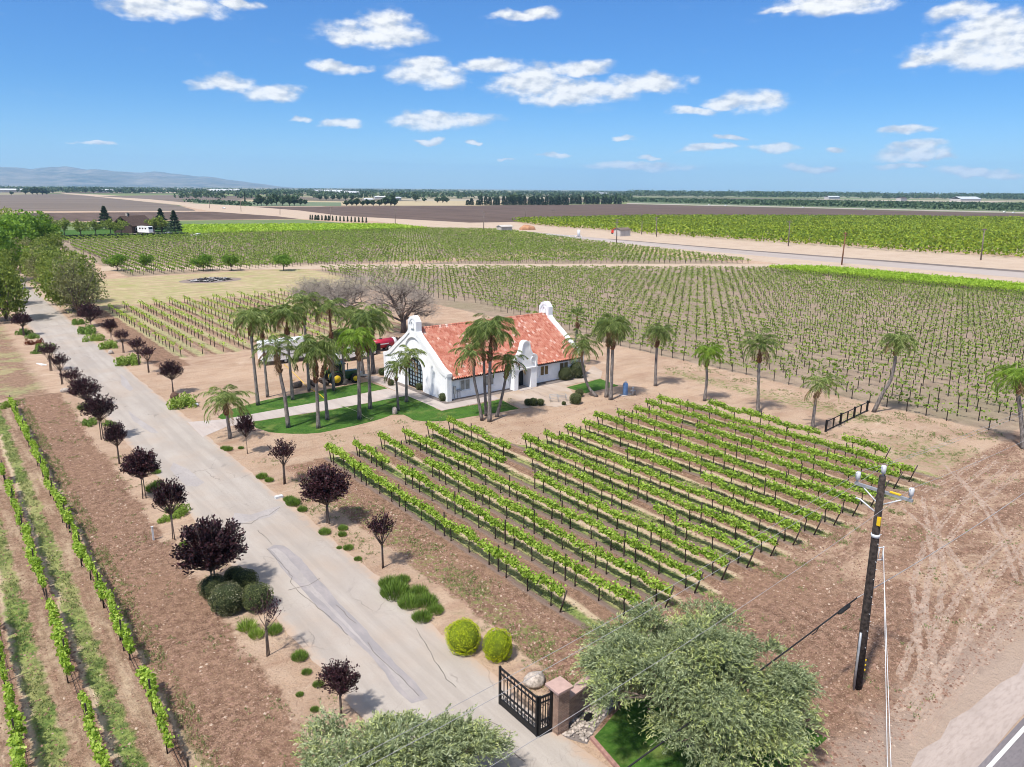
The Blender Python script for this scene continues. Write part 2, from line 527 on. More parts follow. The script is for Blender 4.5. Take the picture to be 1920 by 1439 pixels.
# ------------------------------------------------------------------ ground
def rect_group():
    g = bpy.data.node_groups.new('rect_mask', 'ShaderNodeTree')
    for nm in ('X', 'Y', 'x0', 'x1', 'y0', 'y1', 'soft'):
        g.interface.new_socket(nm, in_out='INPUT', socket_type='NodeSocketFloat')
    g.interface.new_socket('Mask', in_out='OUTPUT', socket_type='NodeSocketFloat')
    i = g.nodes.new('NodeGroupInput').outputs
    o = g.nodes.new('NodeGroupOutput')
    a = ma(g, 'MINIMUM', ma(g, 'SUBTRACT', i['X'], i['x0']), ma(g, 'SUBTRACT', i['x1'], i['X']))
    c = ma(g, 'MINIMUM', ma(g, 'SUBTRACT', i['Y'], i['y0']), ma(g, 'SUBTRACT', i['y1'], i['Y']))
    d = ma(g, 'MINIMUM', a, c)
    g.links.new(rng(g, d, ma(g, 'MULTIPLY', i['soft'], -1.0), i['soft']), o.inputs[0])
    return g


RG = rect_group()


def groundmat():
    m, nt, b = newmat('ground_soil')
    co = nd(nt, 'ShaderNodeTexCoord').outputs['Object']
    sp = nd(nt, 'ShaderNodeSeparateXYZ', {0: co})
    nA = noise(nt, co, 0.55, 5, 0.62)
    nB = noise(nt, co, 0.13, 4, 0.55)
    nC = noise(nt, co, 2.2, 6, 0.68)       # clods
    nF = noise(nt, co, 7.0, 4, 0.7)        # grain
    nS = noise(nt, vmul(nt, co, (1.0, 0.12, 1.0)), 1.6, 5, 0.65)   # streaks along the rows
    nT = noise(nt, vmul(nt, co, (0.10, 1.0, 1.0)), 1.3, 5, 0.65)   # streaks across
    wig = ma(nt, 'MULTIPLY', ma(nt, 'SUBTRACT', nA, 0.5), 2.4)
    X = ma(nt, 'ADD', sp.outputs[0], wig)
    Y = ma(nt, 'ADD', sp.outputs[1], ma(nt, 'MULTIPLY', ma(nt, 'SUBTRACT', noise(nt, co, 0.62, 5, 0.62, 0.3), 0.5), 3.0))

    def rect(x0, x1, y0, y1, soft=0.25):
        n = nt.nodes.new('ShaderNodeGroup')
        n.node_tree = RG
        nt.links.new(X, n.inputs['X'])
        nt.links.new(Y, n.inputs['Y'])
        for k, v in (('x0', x0), ('x1', x1), ('y0', y0), ('y1', y1), ('soft', soft)):
            n.inputs[k].default_value = v
        return n.outputs[0]

    def union(*ms):
        o = ms[0]
        for q in ms[1:]:
            o = ma(nt, 'MAXIMUM', o, q)
        return o
    grain = rng(nt, nF, 0.3, 0.7)
    nY = noise(nt, vmul(nt, co, (0.35, 1.0, 1.0)), 0.42, 6, 0.7, 0.6)
    tan = mx(nt, rng(nt, nB, 0.35, 0.65), (.465, .325, .225), (.365, .245, .165))
    tan = mx(nt, rng(nt, nA, 0.3, 0.75, 0.0, 0.6), tan, (.50, .38, .28))
    tan = mx(nt, rng(nt, nT, 0.5, 0.72, 0.0, 0.45), tan, (.28, .18, .13))
    tan = mx(nt, rng(nt, nF, 0.36, 0.50, 0.42, 0.0), tan, (.20, .125, .09))
    tan = mx(nt, rng(nt, noise(nt, co, 15.0, 2, 0.7), 0.58, 0.68, 0.0, 0.5), tan, (.60, .48, .39))
    tan = mx(nt, rng(nt, nY, 0.52, 0.66, 0.0, 0.55), tan, (.30, .185, .125))
    tan = mx(nt, rng(nt, nY, 0.30, 0.42, 0.5, 0.0), tan, (.60, .47, .36))
    # thin weeds on the bare dirt
    wd = ma(nt, 'MULTIPLY', rng(nt, noise(nt, co, 0.32, 6, 0.7), 0.57, 0.72), rng(nt, nC, 0.4, 0.62))
    tan = mx(nt, ma(nt, 'MULTIPLY', wd, 0.4), tan, (.20, .20, .085))
    nG = noise(nt, co, 16.0, 2, 0.7)
    soil = mx(nt, rng(nt, nC, 0.36, 0.62), (.135, .077, .049), (.315, .197, .134))
    soil = mx(nt, rng(nt, nF, 0.40, 0.52, 0.65, 0.0), soil, (.09, .05, .035))
    soil = mx(nt, rng(nt, nG, 0.56, 0.66, 0.0, 0.8), soil, (.50, .355, .255))
    soil = mx(nt, rng(nt, nB, 0.35, 0.7, 0.0, 0.4), soil, (.29, .178, .115))
    straw = mx(nt, rng(nt, nC, 0.3, 0.7), (.40, .29, .19), (.56, .45, .31))
    grass = mx(nt, rng(nt, nC, 0.36, 0.64), (.07, .125, .03), (.25, .30, .085))
    grass = mx(nt, rng(nt, nB, 0.4, 0.65, 0.0, 0.7), grass, (.36, .33, .15))

    def rows(x0, per):
        f = ma(nt, 'FRACT', ma(nt, 'ADD', ma(nt, 'DIVIDE', ma(nt, 'SUBTRACT', ma(nt, 'MULTIPLY_ADD', wig, 0.22, sp.outputs[0]), x0), per), 100.0))
        return f
    vA = rows(24.3, 2.45)
    # between the rows: litter under the vine, straw edge, grass band beside it, bare soil
    f1 = mx(nt, rng(nt, vA, 0.04, 0.16), (.19, .135, .11), grass)
    f1 = mx(nt, rng(nt, vA, 0.30, 0.44), f1, straw)
    f1 = mx(nt, rng(nt, ma(nt, 'ADD', vA, ma(nt, 'MULTIPLY', ma(nt, 'SUBTRACT', nS, 0.5), 0.4)), 0.50, 0.62), f1, soil)
    f1 = mx(nt, rng(nt, vA, 0.88, 0.97), f1, (.22, .16, .13))
    vB = rows(5.0, 2.42)
    f2 = mx(nt, rng(nt, vB, 0.14, 0.24), soil, straw)
    f2 = mx(nt, rng(nt, ma(nt, 'ADD', vB, ma(nt, 'MULTIPLY', ma(nt, 'SUBTRACT', nA, 0.5), 0.5)), 0.22, 0.34), f2, grass)
    f2 = mx(nt, rng(nt, ma(nt, 'ADD', vB, ma(nt, 'MULTIPLY', ma(nt, 'SUBTRACT', nA, 0.5), 0.5)), 0.56, 0.68), f2, mx(nt, rng(nt, nS, 0.4, 0.7, 0.05, 0.7), soil, straw))
    f3 = mx(nt, rng(nt, nA, 0.3, 0.7), (.27, .20, .145), (.38, .295, .215))
    f3 = mx(nt, rng(nt, noise(nt, co, 0.08, 5, 0.6), 0.45, 0.65, 0.0, 0.55), f3, (.22, .20, .115))
    f3 = mx(nt, ma(nt, 'MULTIPLY', grain, 0.3), f3, (.15, .11, .09))
    f4 = mx(nt, rng(nt, vA, 0.1, 0.35), soil, mx(nt, 0.5, grass, straw))
    f4 = mx(nt, rng(nt, vA, 0.55, 0.75), f4, mx(nt, 0.5, soil, tan))
    f5 = mx(nt, rng(nt, nA, 0.3, 0.75), (.42, .30, .21), (.50, .42, .25))
    f5 = mx(nt, rng(nt, nT, 0.44, 0.56, 0.0, 0.8), f5, (.27, .285, .10))
    f5 = mx(nt, rng(nt, nY, 0.50, 0.62, 0.0, 0.7), f5, (.36, .25, .17))
    c = mx(nt, union(rect(20.7, 24.2, 20, 56.5), rect(19.5, 200, 10.8, 23.6, 0.5), rect(5.5, 9.7, 10, 93), rect(21.2, 25, 98, 153)), tan, soil)
    verge = mx(nt, rng(nt, noise(nt, co, 0.2, 5, 0.65), 0.46, 0.58), soil, mx(nt, 0.35, grass, tan))
    c = mx(nt, ma(nt, 'MULTIPLY', rect(-60, 8.6, 93, 240, 0.8), 0.85), c, verge)
    c = mx(nt, rect(-60, 5.6, -30, 92, 0.3), c, f2)
    c = mx(nt, union(rect(23.5, 39.3, 23.2, 56.5), rect(38, 62.0, 23.2, 49.5)), c, f1)
    c = mx(nt, rect(25, 62, 103, 155), c, f4)
    c = mx(nt, union(rect(78.2, 203, 24.5, 196), rect(40, 222, 206, 383)), c, f3)
    c = mx(nt, rect(24, 84, 157, 204, 1.0), c, f5)
    # pale wheel tracks and gravelly shoulder beside the road
    c = mx(nt, ma(nt, 'MULTIPLY', rect(20, 300, 8.5, 12.2, 1.2), 0.75), c, (.37, .285, .23))
    dusty = mx(nt, rng(nt, nC, 0.3, 0.7), (.37, .25, .168), (.47, .345, .245))
    c = mx(nt, ma(nt, 'MULTIPLY', rect(40, 120, 11, 24, 3.0), rng(nt, noise(nt, vmul(nt, co, (0.5, 1.0, 1.0)), 0.35, 6, 0.7, 1.2), 0.42, 0.62)), c, dusty)
    # green patches of weeds between fence and vines
    c = mx(nt, ma(nt, 'MULTIPLY', union(rect(70.5, 73.6, 34, 60, 0.6), rect(20.9, 22.6, 24, 52, 0.5), rect(63.5, 70, 24, 30, 2.0)), rng(nt, nC, 0.45, 0.62)), c, (.17, .20, .06))
    # far country: a patchwork of fields
    dist = nd(nt, 'ShaderNodeVectorMath', {0: co}, operation='LENGTH').outputs['Value']
    vo = nd(nt, 'ShaderNodeTexVoronoi', {'Vector': vmul(nt, co, (1.0, 1.0, 0.0)), 'Scale': 0.0028, 'Randomness': 0.8}, feature='F1', distance='CHEBYCHEV').outputs['Color']
    vs = nd(nt, 'ShaderNodeSeparateColor', {0: vo}).outputs[0]
    far = ramp(nt, vs, [(0.0, (.10, .075, .06)), (0.2, (.16, .12, .10)), (0.35, (.11, .15, .06)), (0.55, (.19, .22, .10)), (0.7, (.33, .27, .19)), (0.85, (.12, .16, .075)), (1.0, (.42, .35, .27))])
    c = mx(nt, rng(nt, dist, 880, 980), c, far)
    nt.links.new(c, b.inputs['Base Color'])
    b.inputs['Roughness'].default_value = 0.97
    b.inputs['Specular IOR Level'].default_value = 0.1
    hgt = ma(nt, 'MULTIPLY_ADD', nC, 1.0, ma(nt, 'MULTIPLY', nF, 0.5))
    bp = nd(nt, 'ShaderNodeBump', {'Height': hgt, 'Strength': 0.9, 'Distance': 0.2})
    nt.links.new(bp.outputs[0], b.inputs['Normal'])
    return m


def sheet_mat(name, cols, scale=1.0, stretch=(1, 1, 1), fine=6.0, bump=0.3, rough=0.95):
    m, nt, b = newmat(name)
    co = nd(nt, 'ShaderNodeTexCoord').outputs['Object']
    v = vmul(nt, co, stretch)
    f = noise(nt, v, scale, 5, 0.62)
    g = noise(nt, v, fine, 4, 0.65)
    c = mx(nt, rng(nt, f, 0.3, 0.7), cols[0], cols[1])
    if len(cols) > 2:
        c = mx(nt, rng(nt, g, 0.4, 0.72, 0.0, 0.6), c, cols[2])
    nt.links.new(c, b.inputs['Base Color'])
    b.inputs['Roughness'].default_value = rough
    b.inputs['Specular IOR Level'].default_value = 0.12
    if bump:
        bp = nd(nt, 'ShaderNodeBump', {'Height': g, 'Strength': bump, 'Distance': 0.05})
        nt.links.new(bp.outputs[0], b.inputs['Normal'])
    return m


def concretemat(name, c0, c1, crack=0.6, stain=(.40, .29, .21)):
    m, nt, b = newmat(name)
    co = nd(nt, 'ShaderNodeTexCoord').outputs['Object']
    n = noise(nt, vmul(nt, co, (1.0, 0.35, 1.0)), 0.5, 6, 0.62)
    n2 = noise(nt, co, 0.16, 4, 0.6)
    g = noise(nt, co, 14.0, 3, 0.7)
    c = mx(nt, rng(nt, n, 0.3, 0.72), c0, c1)
    c = mx(nt, rng(nt, n2, 0.45, 0.7, 0.0, 0.55), c, stain)
    c = mx(nt, ma(nt, 'MULTIPLY', rng(nt, g, 0.35, 0.7), 0.14), c, (.17, .14, .125))
    lane = noise(nt, vmul(nt, co, (1.1, 0.04, 1.0)), 1.0, 4, 0.6)
    c = mx(nt, rng(nt, lane, 0.42, 0.62, 0.0, 0.35), c, tuple(q * 0.74 for q in c0))
    if name.startswith('driveway'):
        xx = nd(nt, 'ShaderNodeSeparateXYZ', {0: co}).outputs[0]
        ed_ = ma(nt, 'ADD', ma(nt, 'ABSOLUTE', ma(nt, 'SUBTRACT', xx, 15.1)), ma(nt, 'MULTIPLY', ma(nt, 'SUBTRACT', noise(nt, co, 0.9, 5, 0.65), 0.5), 1.6))
        c = mx(nt, rng(nt, ed_, 2.5, 3.3, 0.0, 0.75), c, (.44, .31, .22))
    dv = nd(nt, 'ShaderNodeVectorMath', {0: nd(nt, 'ShaderNodeTexNoise', {'Vector': co, 'Scale': 0.9, 'Detail': 4.0}).outputs['Color'], 1: (1.3, 1.3, 0), 2: co}, operation='MULTIPLY_ADD').outputs[0]
    vo = nd(nt, 'ShaderNodeTexVoronoi', {'Vector': vmul(nt, dv, (1.0, 0.6, 0.0)), 'Scale': 0.42}, feature='DISTANCE_TO_EDGE').outputs['Distance']
    ck = ma(nt, 'MULTIPLY', rng(nt, vo, 0.004, 0.02, 1.0, 0.0), rng(nt, noise(nt, co, 0.22, 3, 0.5), 0.55, 0.66, 0.0, crack))
    c = mx(nt, ck, c, (.13, .11, .10))
    vo2 = nd(nt, 'ShaderNodeTexVoronoi', {'Vector': dv, 'Scale': 1.5}, feature='DISTANCE_TO_EDGE').outputs['Distance']
    ck2 = ma(nt, 'MULTIPLY', rng(nt, vo2, 0.004, 0.03, 1.0, 0.0), rng(nt, noise(nt, co, 0.3, 3, 0.5, 0.5), 0.54, 0.64, 0.0, crack * 0.6))
    c = mx(nt, ck2, c, (.18, .155, .14))
    nt.links.new(c, b.inputs['Base Color'])
    b.inputs['Roughness'].default_value = 0.9
    return m


MT['ground'] = groundmat()
MT['drive'] = concretemat('driveway_concrete', (.355, .31, .27), (.42, .375, .33), 0.45, (.385, .305, .24))
MT['walk'] = concretemat('path_concrete', (.42, .36, .325), (.48, .42, .385), 0.3, (.40, .30, .245))
MT['patio'] = concretemat('patio_concrete', (.39, .30, .235), (.47, .39, .325), 0.3, (.37, .26, .14))
MT['lawn'] = sheet_mat('lawn_grass', ((.026, .072, .011), (.055, .13, .018), (.10, .18, .035)), 0.6, (1, 1, 1), 5.0, 0.7)
_nt = MT['lawn'].node_tree
_b = _nt.nodes['Principled BSDF'].inputs['Base Color']
_pc = _b.links[0].from_socket
_co = nd(_nt, 'ShaderNodeTexCoord').outputs['Object']
_nt.links.new(mx(_nt, rng(_nt, noise(_nt, _co, 0.45, 5, 0.65), 0.52, 0.68, 0.0, 0.5), _pc, (.19, .22, .06)), _b)
MT['road'] = sheet_mat('road_asphalt', ((.15, .13, .135), (.20, .18, .185), (.12, .11, .115)), 0.4, (0.3, 1, 1), 12.0, 0.2)
MT['shoulder'] = sheet_mat('road_shoulder', ((.34, .28, .245), (.41, .34, .30), (.28, .225, .195)), 0.6, (0.25, 1, 1), 7.0, 0.3)
MT['line'] = plain('road_line', (.72, .70, .67), 0.8, 0.1, 5.0)
MT['patch'] = sheet_mat('patch_asphalt', ((.32, .29, .275), (.38, .345, .325), (.29, .265, .255)), 0.8, (1, 0.4, 1), 8.0, 0.1)
MT['seal'] = sheet_mat('patch_sealant', ((.25, .23, .23), (.34, .305, .295), (.27, .25, .25)), 1.2, (1, 0.4, 1), 8.0, 0.1)
MT['crack'] = plain('crack_dark', (.15, .13, .115), 0.95, 0.2)
MT['brown_a'] = sheet_mat('plowed_dark', ((.085, .058, .045), (.125, .086, .068), (.165, .12, .096)), 0.06, (1, .06, 1), 0.25, 0.0)
MT['brown_b'] = sheet_mat('plowed_grey', ((.125, .10, .08), (.19, .15, .122), (.22, .18, .15)), 0.03, (.08, 1, 1), 0.12, 0.0)
MT['tanroad'] = sheet_mat('dirt_track', ((.46, .36, .27), (.40, .30, .22), (.50, .41, .325)), 0.15, (1, 1, 1), 1.2, 0.1)
MT['gravelroad'] = sheet_mat('gravel_road', ((.40, .345, .31), (.33, .28, .25), (.44, .39, .36)), 0.1, (1, 0.1, 1), 0.8, 0.1)
MT['ditch'] = sheet_mat('ditch_dark', ((.15, .125, .11), (.20, .165, .145), (.12, .10, .09)), 0.2, (1, 0.2, 1), 1.0, 0.0)
MT['dullgrass'] = sheet_mat('dull_grass', ((.105, .155, .06), (.16, .20, .085), (.21, .22, .11)), 0.05, (1, 1, 1), 0.6, 0.1)
MT['greygreen'] = sheet_mat('greygreen_field', ((.11, .15, .085), (.15, .19, .11), (.2, .22, .14)), 0.03, (1, 1, 1), 0.3, 0.0)
MT['straw'] = sheet_mat('straw_field', ((.38, .31, .19), (.44, .36, .23), (.33, .27, .16)), 0.03, (1, 1, 1), 0.3, 0.0)
MT['track'] = sheet_mat('tyre_track_soil', ((.50, .37, .29), (.54, .42, .33), (.44, .31, .235)), 1.0, (1, 1, 1), 5.0, 0.3)
_nt = MT['track'].node_tree
_co = nd(_nt, 'ShaderNodeTexCoord').outputs['Object']
_al = rng(_nt, noise(_nt, _co, 1.1, 6, 0.75), 0.32, 0.68, 0.2, 0.72)
_ms = nd(_nt, 'ShaderNodeMixShader', {0: _al, 1: nd(_nt, 'ShaderNodeBsdfTransparent').outputs[0], 2: _nt.nodes['Principled BSDF'].outputs[0]})
_nt.links.new(_ms.outputs[0], _nt.nodes['Material Output'].inputs[0])
MT['gravelbed'] = sheet_mat('gravel_bed', ((.16, .135, .125), (.24, .205, .185), (.10, .085, .08)), 2.0, (1, 1, 1), 8.0, 0.4)


def sheet(name, pts, z, mat, jag=0.0, step=1.0, seed=1, label=None):
    """flat sheet from world (x, y) corners, its edge wandering by jag metres"""
    g = random.Random(seed)
    out = []
    n = len(pts)
    for i in range(n):
        a, b_ = np.array(pts[i][:2], float), np.array(pts[(i + 1) % n][:2], float)
        L = np.linalg.norm(b_ - a)
        k = max(1, int(L / step)) if jag else 1
        nrm = np.array([-(b_ - a)[1], (b_ - a)[0]]) / (L + 1e-9)
        w = 0.0
        for j in range(k):
            w = 0.75 * w + g.uniform(-1, 1) * jag
            p = a + (b_ - a) * j / k + (nrm * w if jag and j else 0)
            out.append((p[0], p[1], z))
    mb = MB()
    mb.v = out
    mb.face(list(range(len(out))))
    me = mb.build(name, mat)
    import bmesh
    bm = bmesh.new()
    bm.from_mesh(me.data)
    bmesh.ops.triangulate(bm, faces=bm.faces[:], ngon_method='EAR_CLIP')
    bm.normal_update()
    for f in bm.faces:
        if f.normal.z < 0:
            f.normal_flip()
    bm.to_mesh(me.data)
    bm.free()
    return tag(me, kind='structure')


def px(*ps):
    return [tuple(at(*p)[:2]) for p in ps]


# one sheet to the horizon
n = 96
ring = [(0.0)] + [60 * 1.16 ** k for k in range(50)]
ring = [r for r in ring if r < 17000] + [18000]
V, F = [(0, 0, 0)], []
for r_ in ring[1:]:
    for k in range(n):
        V.append((r_ * math.cos(2 * math.pi * k / n), r_ * math.sin(2 * math.pi * k / n), 0))
gb = MB()
gb.v = V
for k in range(n):
    gb.face([0, 1 + k, 1 + (k + 1) % n])
for i in range(len(ring) - 2):
    for k in range(n):
        j = (k + 1) % n
        gb.face([1 + i * n + k, 1 + (i + 1) * n + k, 1 + (i + 1) * n + j, 1 + i * n + j])
tag(gb.build('ground', MT['ground']), kind='structure')

# driveway, paths, lawns, road
def drive_edge(x, y0, y1, seed, amp=0.10):
    g = random.Random(seed)
    out, y, w = [], y0, 0.0
    while y < y1:
        w = 0.8 * w + g.uniform(-1, 1) * amp
        out.append((x + w, y))
        y += 0.7
    return out


dl = [(11.2, 8.0), (11.7, 12)] + drive_edge(11.95, 16, 150, 3) + [(13.2, 170), (14.5, 190), (15, 230)]
dr = [(20.4, 8.0), (18.6, 15.5)] + drive_edge(18.25, 19, 150, 4) + [(19, 170), (20, 190), (20, 230)]
sheet('driveway', dl + dr[::-1], 0.012, MT['drive'])
sheet('path', px((352, 792), (417, 787), (622, 750), (727, 729), (765, 742), (640, 765), (475, 791), (425, 801), (380, 820)), 0.016, MT['walk'])
sheet('walkway', [(39.7, 62.4), (50.8, 62.4), (50.8, 64.1), (41.3, 64.1), (41.3, 79.5), (39.7, 79.5)], 0.02, MT['walk'])
sheet('patio', px((938, 749), (978, 767), (1020, 761), (1042, 764), (1070, 760), (1078, 742), (1061, 724), (1126, 710), (1130, 697), (1113, 686), (1096, 701), (1005, 727), (953, 733), (921, 740)), 0.024, MT['patio'], 0.05, 0.8, 5)
sheet('planting_bed', [(41.25, 64.05), (50.4, 64.05), (50.4, 64.9), (41.95, 64.9), (41.95, 78.4), (41.25, 78.4)], 0.028, MT['gravelbed'], 0.03, 0.6, 3)
sheet('planting_bed', [(53.7, 64.0), (61.3, 64.0), (61.3, 64.9), (53.7, 64.9)], 0.028, MT['gravelbed'], 0.03, 0.6, 4)
sheet('lawn', px((408, 783), (430, 768), (500, 750), (600, 733), (690, 716), (727, 729), (622, 750), (417, 787)), 0.008, MT['lawn'], 0.10, 0.8, 6)
sheet('lawn', px((475, 791), (640, 765), (772, 741), (828, 771), (938, 749), (973, 767), (940, 773), (910, 777), (830, 790), (800, 791), (775, 788), (757, 778), (735, 778),
                 (700, 790), (650, 802), (600, 812), (550, 814), (505, 811), (480, 803)), 0.008, MT['lawn'], 0.10, 0.8, 7)
sheet('lawn', px((1062, 727), (1125, 711), (1160, 724), (1098, 738)), 0.028, MT['lawn'], 0.05, 0.8, 8)
sheet('lawn', [(19.0, 18.7), (17.9, 13.2), (26.8, 12.8), (26.4, 18.6), (22.5, 19.6)], 0.008, MT['lawn'], 0.05, 0.8, 9)
sheet('gravel_bed', [(17.6, 20.4), (18.6, 18.6), (20.4, 19.3), (22.6, 20.0), (22.4, 20.9), (18.2, 20.8)], 0.010, MT['gravelbed'], 0.05, 0.5, 10)
sheet('road', [(-300, 8.3), (600, 8.3), (600, -6.5), (-300, -6.5)], 0.014, MT['road'])
sheet('road_shoulder', [(20, 8.3), (600, 8.3), (600, 9.9), (20, 9.9)], 0.012, MT['shoulder'], 0.25, 1.5, 12)
sheet('road_line', [(-300, 7.95), (600, 7.95), (600, 8.1), (-300, 8.1)], 0.019, MT['line'])
# asphalt repairs and open cracks on the driveway
sheet('driveway_patch', px((501, 1030), (515, 1022), (532, 1024), (565, 1048), (604, 1094), (652, 1148), (694, 1193), (742, 1246), (778, 1278), (803, 1311), (772, 1320), (750, 1302),
                           (722, 1262), (690, 1225), (640, 1182), (592, 1136), (545, 1085)), 0.017, MT['seal'], 0.04, 0.5, 13)
sheet('driveway_patch', px((507, 1031), (518, 1028), (540, 1046), (580, 1092), (625, 1142), (672, 1192), (718, 1240), (757, 1276), (786, 1308), (772, 1312), (752, 1290),
                           (720, 1245), (680, 1207), (640, 1166), (590, 1118), (550, 1080)), 0.021, MT['patch'], 0.04, 0.5, 14)
sheet('driveway_patch', px((440, 962), (470, 966), (500, 956), (528, 948), (521, 958), (505, 970), (470, 978), (447, 984), (430, 980)), 0.017, MT['patch'], 0.04, 0.5, 15)
sheet('driveway_patch', px((325, 868), (352, 880), (384, 905), (370, 913), (350, 912), (318, 880)), 0.017, MT['patch'], 0.04, 0.5, 16)
sheet('driveway_patch', px((226, 702), (240, 715), (250, 730), (244, 734), (228, 722)), 0.017, MT['patch'], 0.05, 0.5, 17)
sheet('driveway_patch', px((240, 770), (262, 786), (298, 812), (282, 812), (250, 790)), 0.017, MT['patch'], 0.05, 0.5, 18)


def ribbon(name, pts, w, z, mat, jit=0.05, seed=0, kind='structure'):
    g = random.Random(seed)
    P = []
    for i in range(len(pts) - 1):
        a, b_ = np.array(pts[i][:2]), np.array(pts[i + 1][:2])
        k = max(1, int(np.linalg.norm(b_ - a) / 0.35))
        for j in range(k):
            P.append(a + (b_ - a) * j / k + np.array([g.uniform(-jit, jit), g.uniform(-jit, jit)]))
    P.append(np.array(pts[-1][:2]))
    mb = MB()
    for i, p in enumerate(P):
        d = P[min(i + 1, len(P) - 1)] - P[max(i - 1, 0)]
        d /= np.linalg.norm(d) + 1e-9
        nn = np.array([-d[1], d[0]]) * w * 0.5 * g.uniform(0.6, 1.2)
        mb.v += [(p[0] - nn[0], p[1] - nn[1], z), (p[0] + nn[0], p[1] + nn[1], z)]
    for i in range(len(P) - 1):
        mb.face([2 * i, 2 * i + 2, 2 * i + 3, 2 * i + 1])
    return tag(mb.build(name, mat), kind=kind)


CR = [[(430, 985), (447, 982), (470, 983), (487, 971), (505, 966), (525, 952)], [(501, 1030), (520, 1050), (540, 1072), (547, 1082), (545, 1092), (560, 1110), (590, 1135), (610, 1152), (640, 1178), (652, 1192)],
      [(483, 996), (500, 1010), (510, 1022)], [(631, 1135), (645, 1148), (655, 1160), (668, 1170)], [(690, 1205), (705, 1230), (735, 1255), (765, 1285), (785, 1306)],
      [(540, 1108), (580, 1098), (600, 1085)], [(780, 1180), (800, 1210), (815, 1240), (838, 1275), (855, 1290)], [(324, 893), (341, 888)], [(900, 1345), (935, 1360), (955, 1375), (950, 1400), (985, 1430)]]
for i, c_ in enumerate(CR):
    ribbon('driveway_crack', px(*c_), 0.035, 0.0255, MT['crack'], 0.04, i)
# wheel tracks pressed into the tilled soil by the road
TR = [[(1900, 880), (1800, 960), (1745, 1030), (1720, 1120), (1735, 1200), (1745, 1290)], [(1920, 1000), (1860, 1060), (1810, 1130), (1770, 1220), (1735, 1290), (1690, 1370)],
      [(1700, 960), (1770, 1020), (1830, 1100), (1850, 1150)], [(1780, 880), (1850, 950), (1900, 1040), (1920, 1100)], [(1920, 1110), (1850, 1190), (1790, 1260), (1720, 1350)],
      [(1740, 940), (1760, 1060), (1740, 1180), (1700, 1290)], [(1860, 860), (1800, 900), (1740, 930)]]
for i, c_ in enumerate(TR):
    a = px(*c_)
    for off_ in (-1.0, -0.62, 0.62, 1.0):
        ribbon('tyre_track', [(p[0] + off_ * 0.6, p[1] + off_ * 0.7) for p in a], 0.20, 0.006 + 0.0008 * i + 0.00015 * (off_ * 2 + 2), MT['track'], 0.07, 20 + i)

# fields further out (corners read off the ground plane)
sheet('plowed_field', px((0, 366), (110, 364), (160, 367), (330, 385), (365, 394), (365, 396), (0, 396.5)), 0.02, MT['brown_b'])
sheet('farm_track', px((0, 398.4), (370, 396), (395, 396), (395, 396.9), (0, 399.6)), 0.03, MT['tanroad'])
sheet('plowed_field', px((0, 400), (400, 397.5), (520, 406), (562, 411), (345, 413), (0, 417.5)), 0.02, MT['brown_a'])
sheet('grass_field', px((80, 418.5), (345, 413.8), (562, 411.8), (640, 418), (745, 421), (345, 424), (345, 437), (80, 447)), 0.02, MT['dullgrass'])
sheet('lawn', px((80, 433), (345, 427), (350, 440), (80, 447)), 0.03, MT['lawn'])
sheet('dirt_track', px((190, 500), (640, 496), (1440, 495), (1500, 497), (1440, 502), (640, 504), (190, 509)), 0.02, MT['tanroad'])
sheet('gravel_road', px((110, 362.5), (125, 362.5), (560, 384), (900, 408), (1000, 422), (1920, 484), (1920, 532), (1480, 497), (960, 436), (800, 426), (700, 415), (560, 411), (395, 397), (330, 384)), 0.015, MT['tanroad'])
sheet('gravel_road', px((985, 438), (1260, 466), (1500, 487), (1920, 522), (1920, 508), (1500, 478), (1290, 462), (985, 434)), 0.025, MT['gravelroad'])
sheet('ditch', px((1140, 449), (1400, 471), (1920, 511.5), (1920, 508), (1400, 469.2), (1140, 448)), 0.035, MT['ditch'])
sheet('plowed_field', px((470, 388), (740, 387.5), (1175, 383), (1920, 401), (1920, 414), (1000, 415), (958, 417), (880, 418), (640, 405), (560, 395)), 0.03, MT['brown_a'])
sheet('grass_field', px((1180, 381), (1180, 375), (1500, 374.5), (1920, 381), (1920, 397)), 0.03, MT['greygreen'])
sheet('highway', px((1175, 381.3), (1920, 398.2), (1920, 399.8), (1175, 382.5)), 0.05, MT['gravelroad'])
sheet('straw_field', px((330, 377), (430, 374), (640, 378), (900, 377), (1080, 377), (900, 386), (740, 386), (640, 386), (560, 385)), 0.02, MT['straw'])
sheet('grass_field', px((345, 381), (440, 378), (640, 380), (640, 387), (470, 387)), 0.03, MT['greygreen'])
sheet('plowed_field', px((180, 368), (330, 366), (400, 371), (470, 376), (345, 380), (280, 374)), 0.03, MT['brown_b'])


# ------------------------------------------------------------------ leaves
def quads(C, D, Sd, L, Wd):
    """diamond leaves: centres C, long axis D, side axis Sd, length L, width Wd"""
    C, D, Sd = np.asarray(C), np.asarray(D), np.asarray(Sd)
    L = np.asarray(L).reshape(-1, 1) * 0.5
    Wd = np.asarray(Wd).reshape(-1, 1) * 0.5
    V_ = np.stack([C - D * L, C + Sd * Wd, C + D * L, C - Sd * Wd], 1).reshape(-1, 3)
    return V_, np.arange(len(V_), dtype=np.int32).reshape(-1, 4)


def unit(a):
    return a / (np.linalg.norm(a, axis=-1, keepdims=True) + 1e-9)


def rand_dirs(n, g):
    return unit(g.normal(size=(n, 3)))


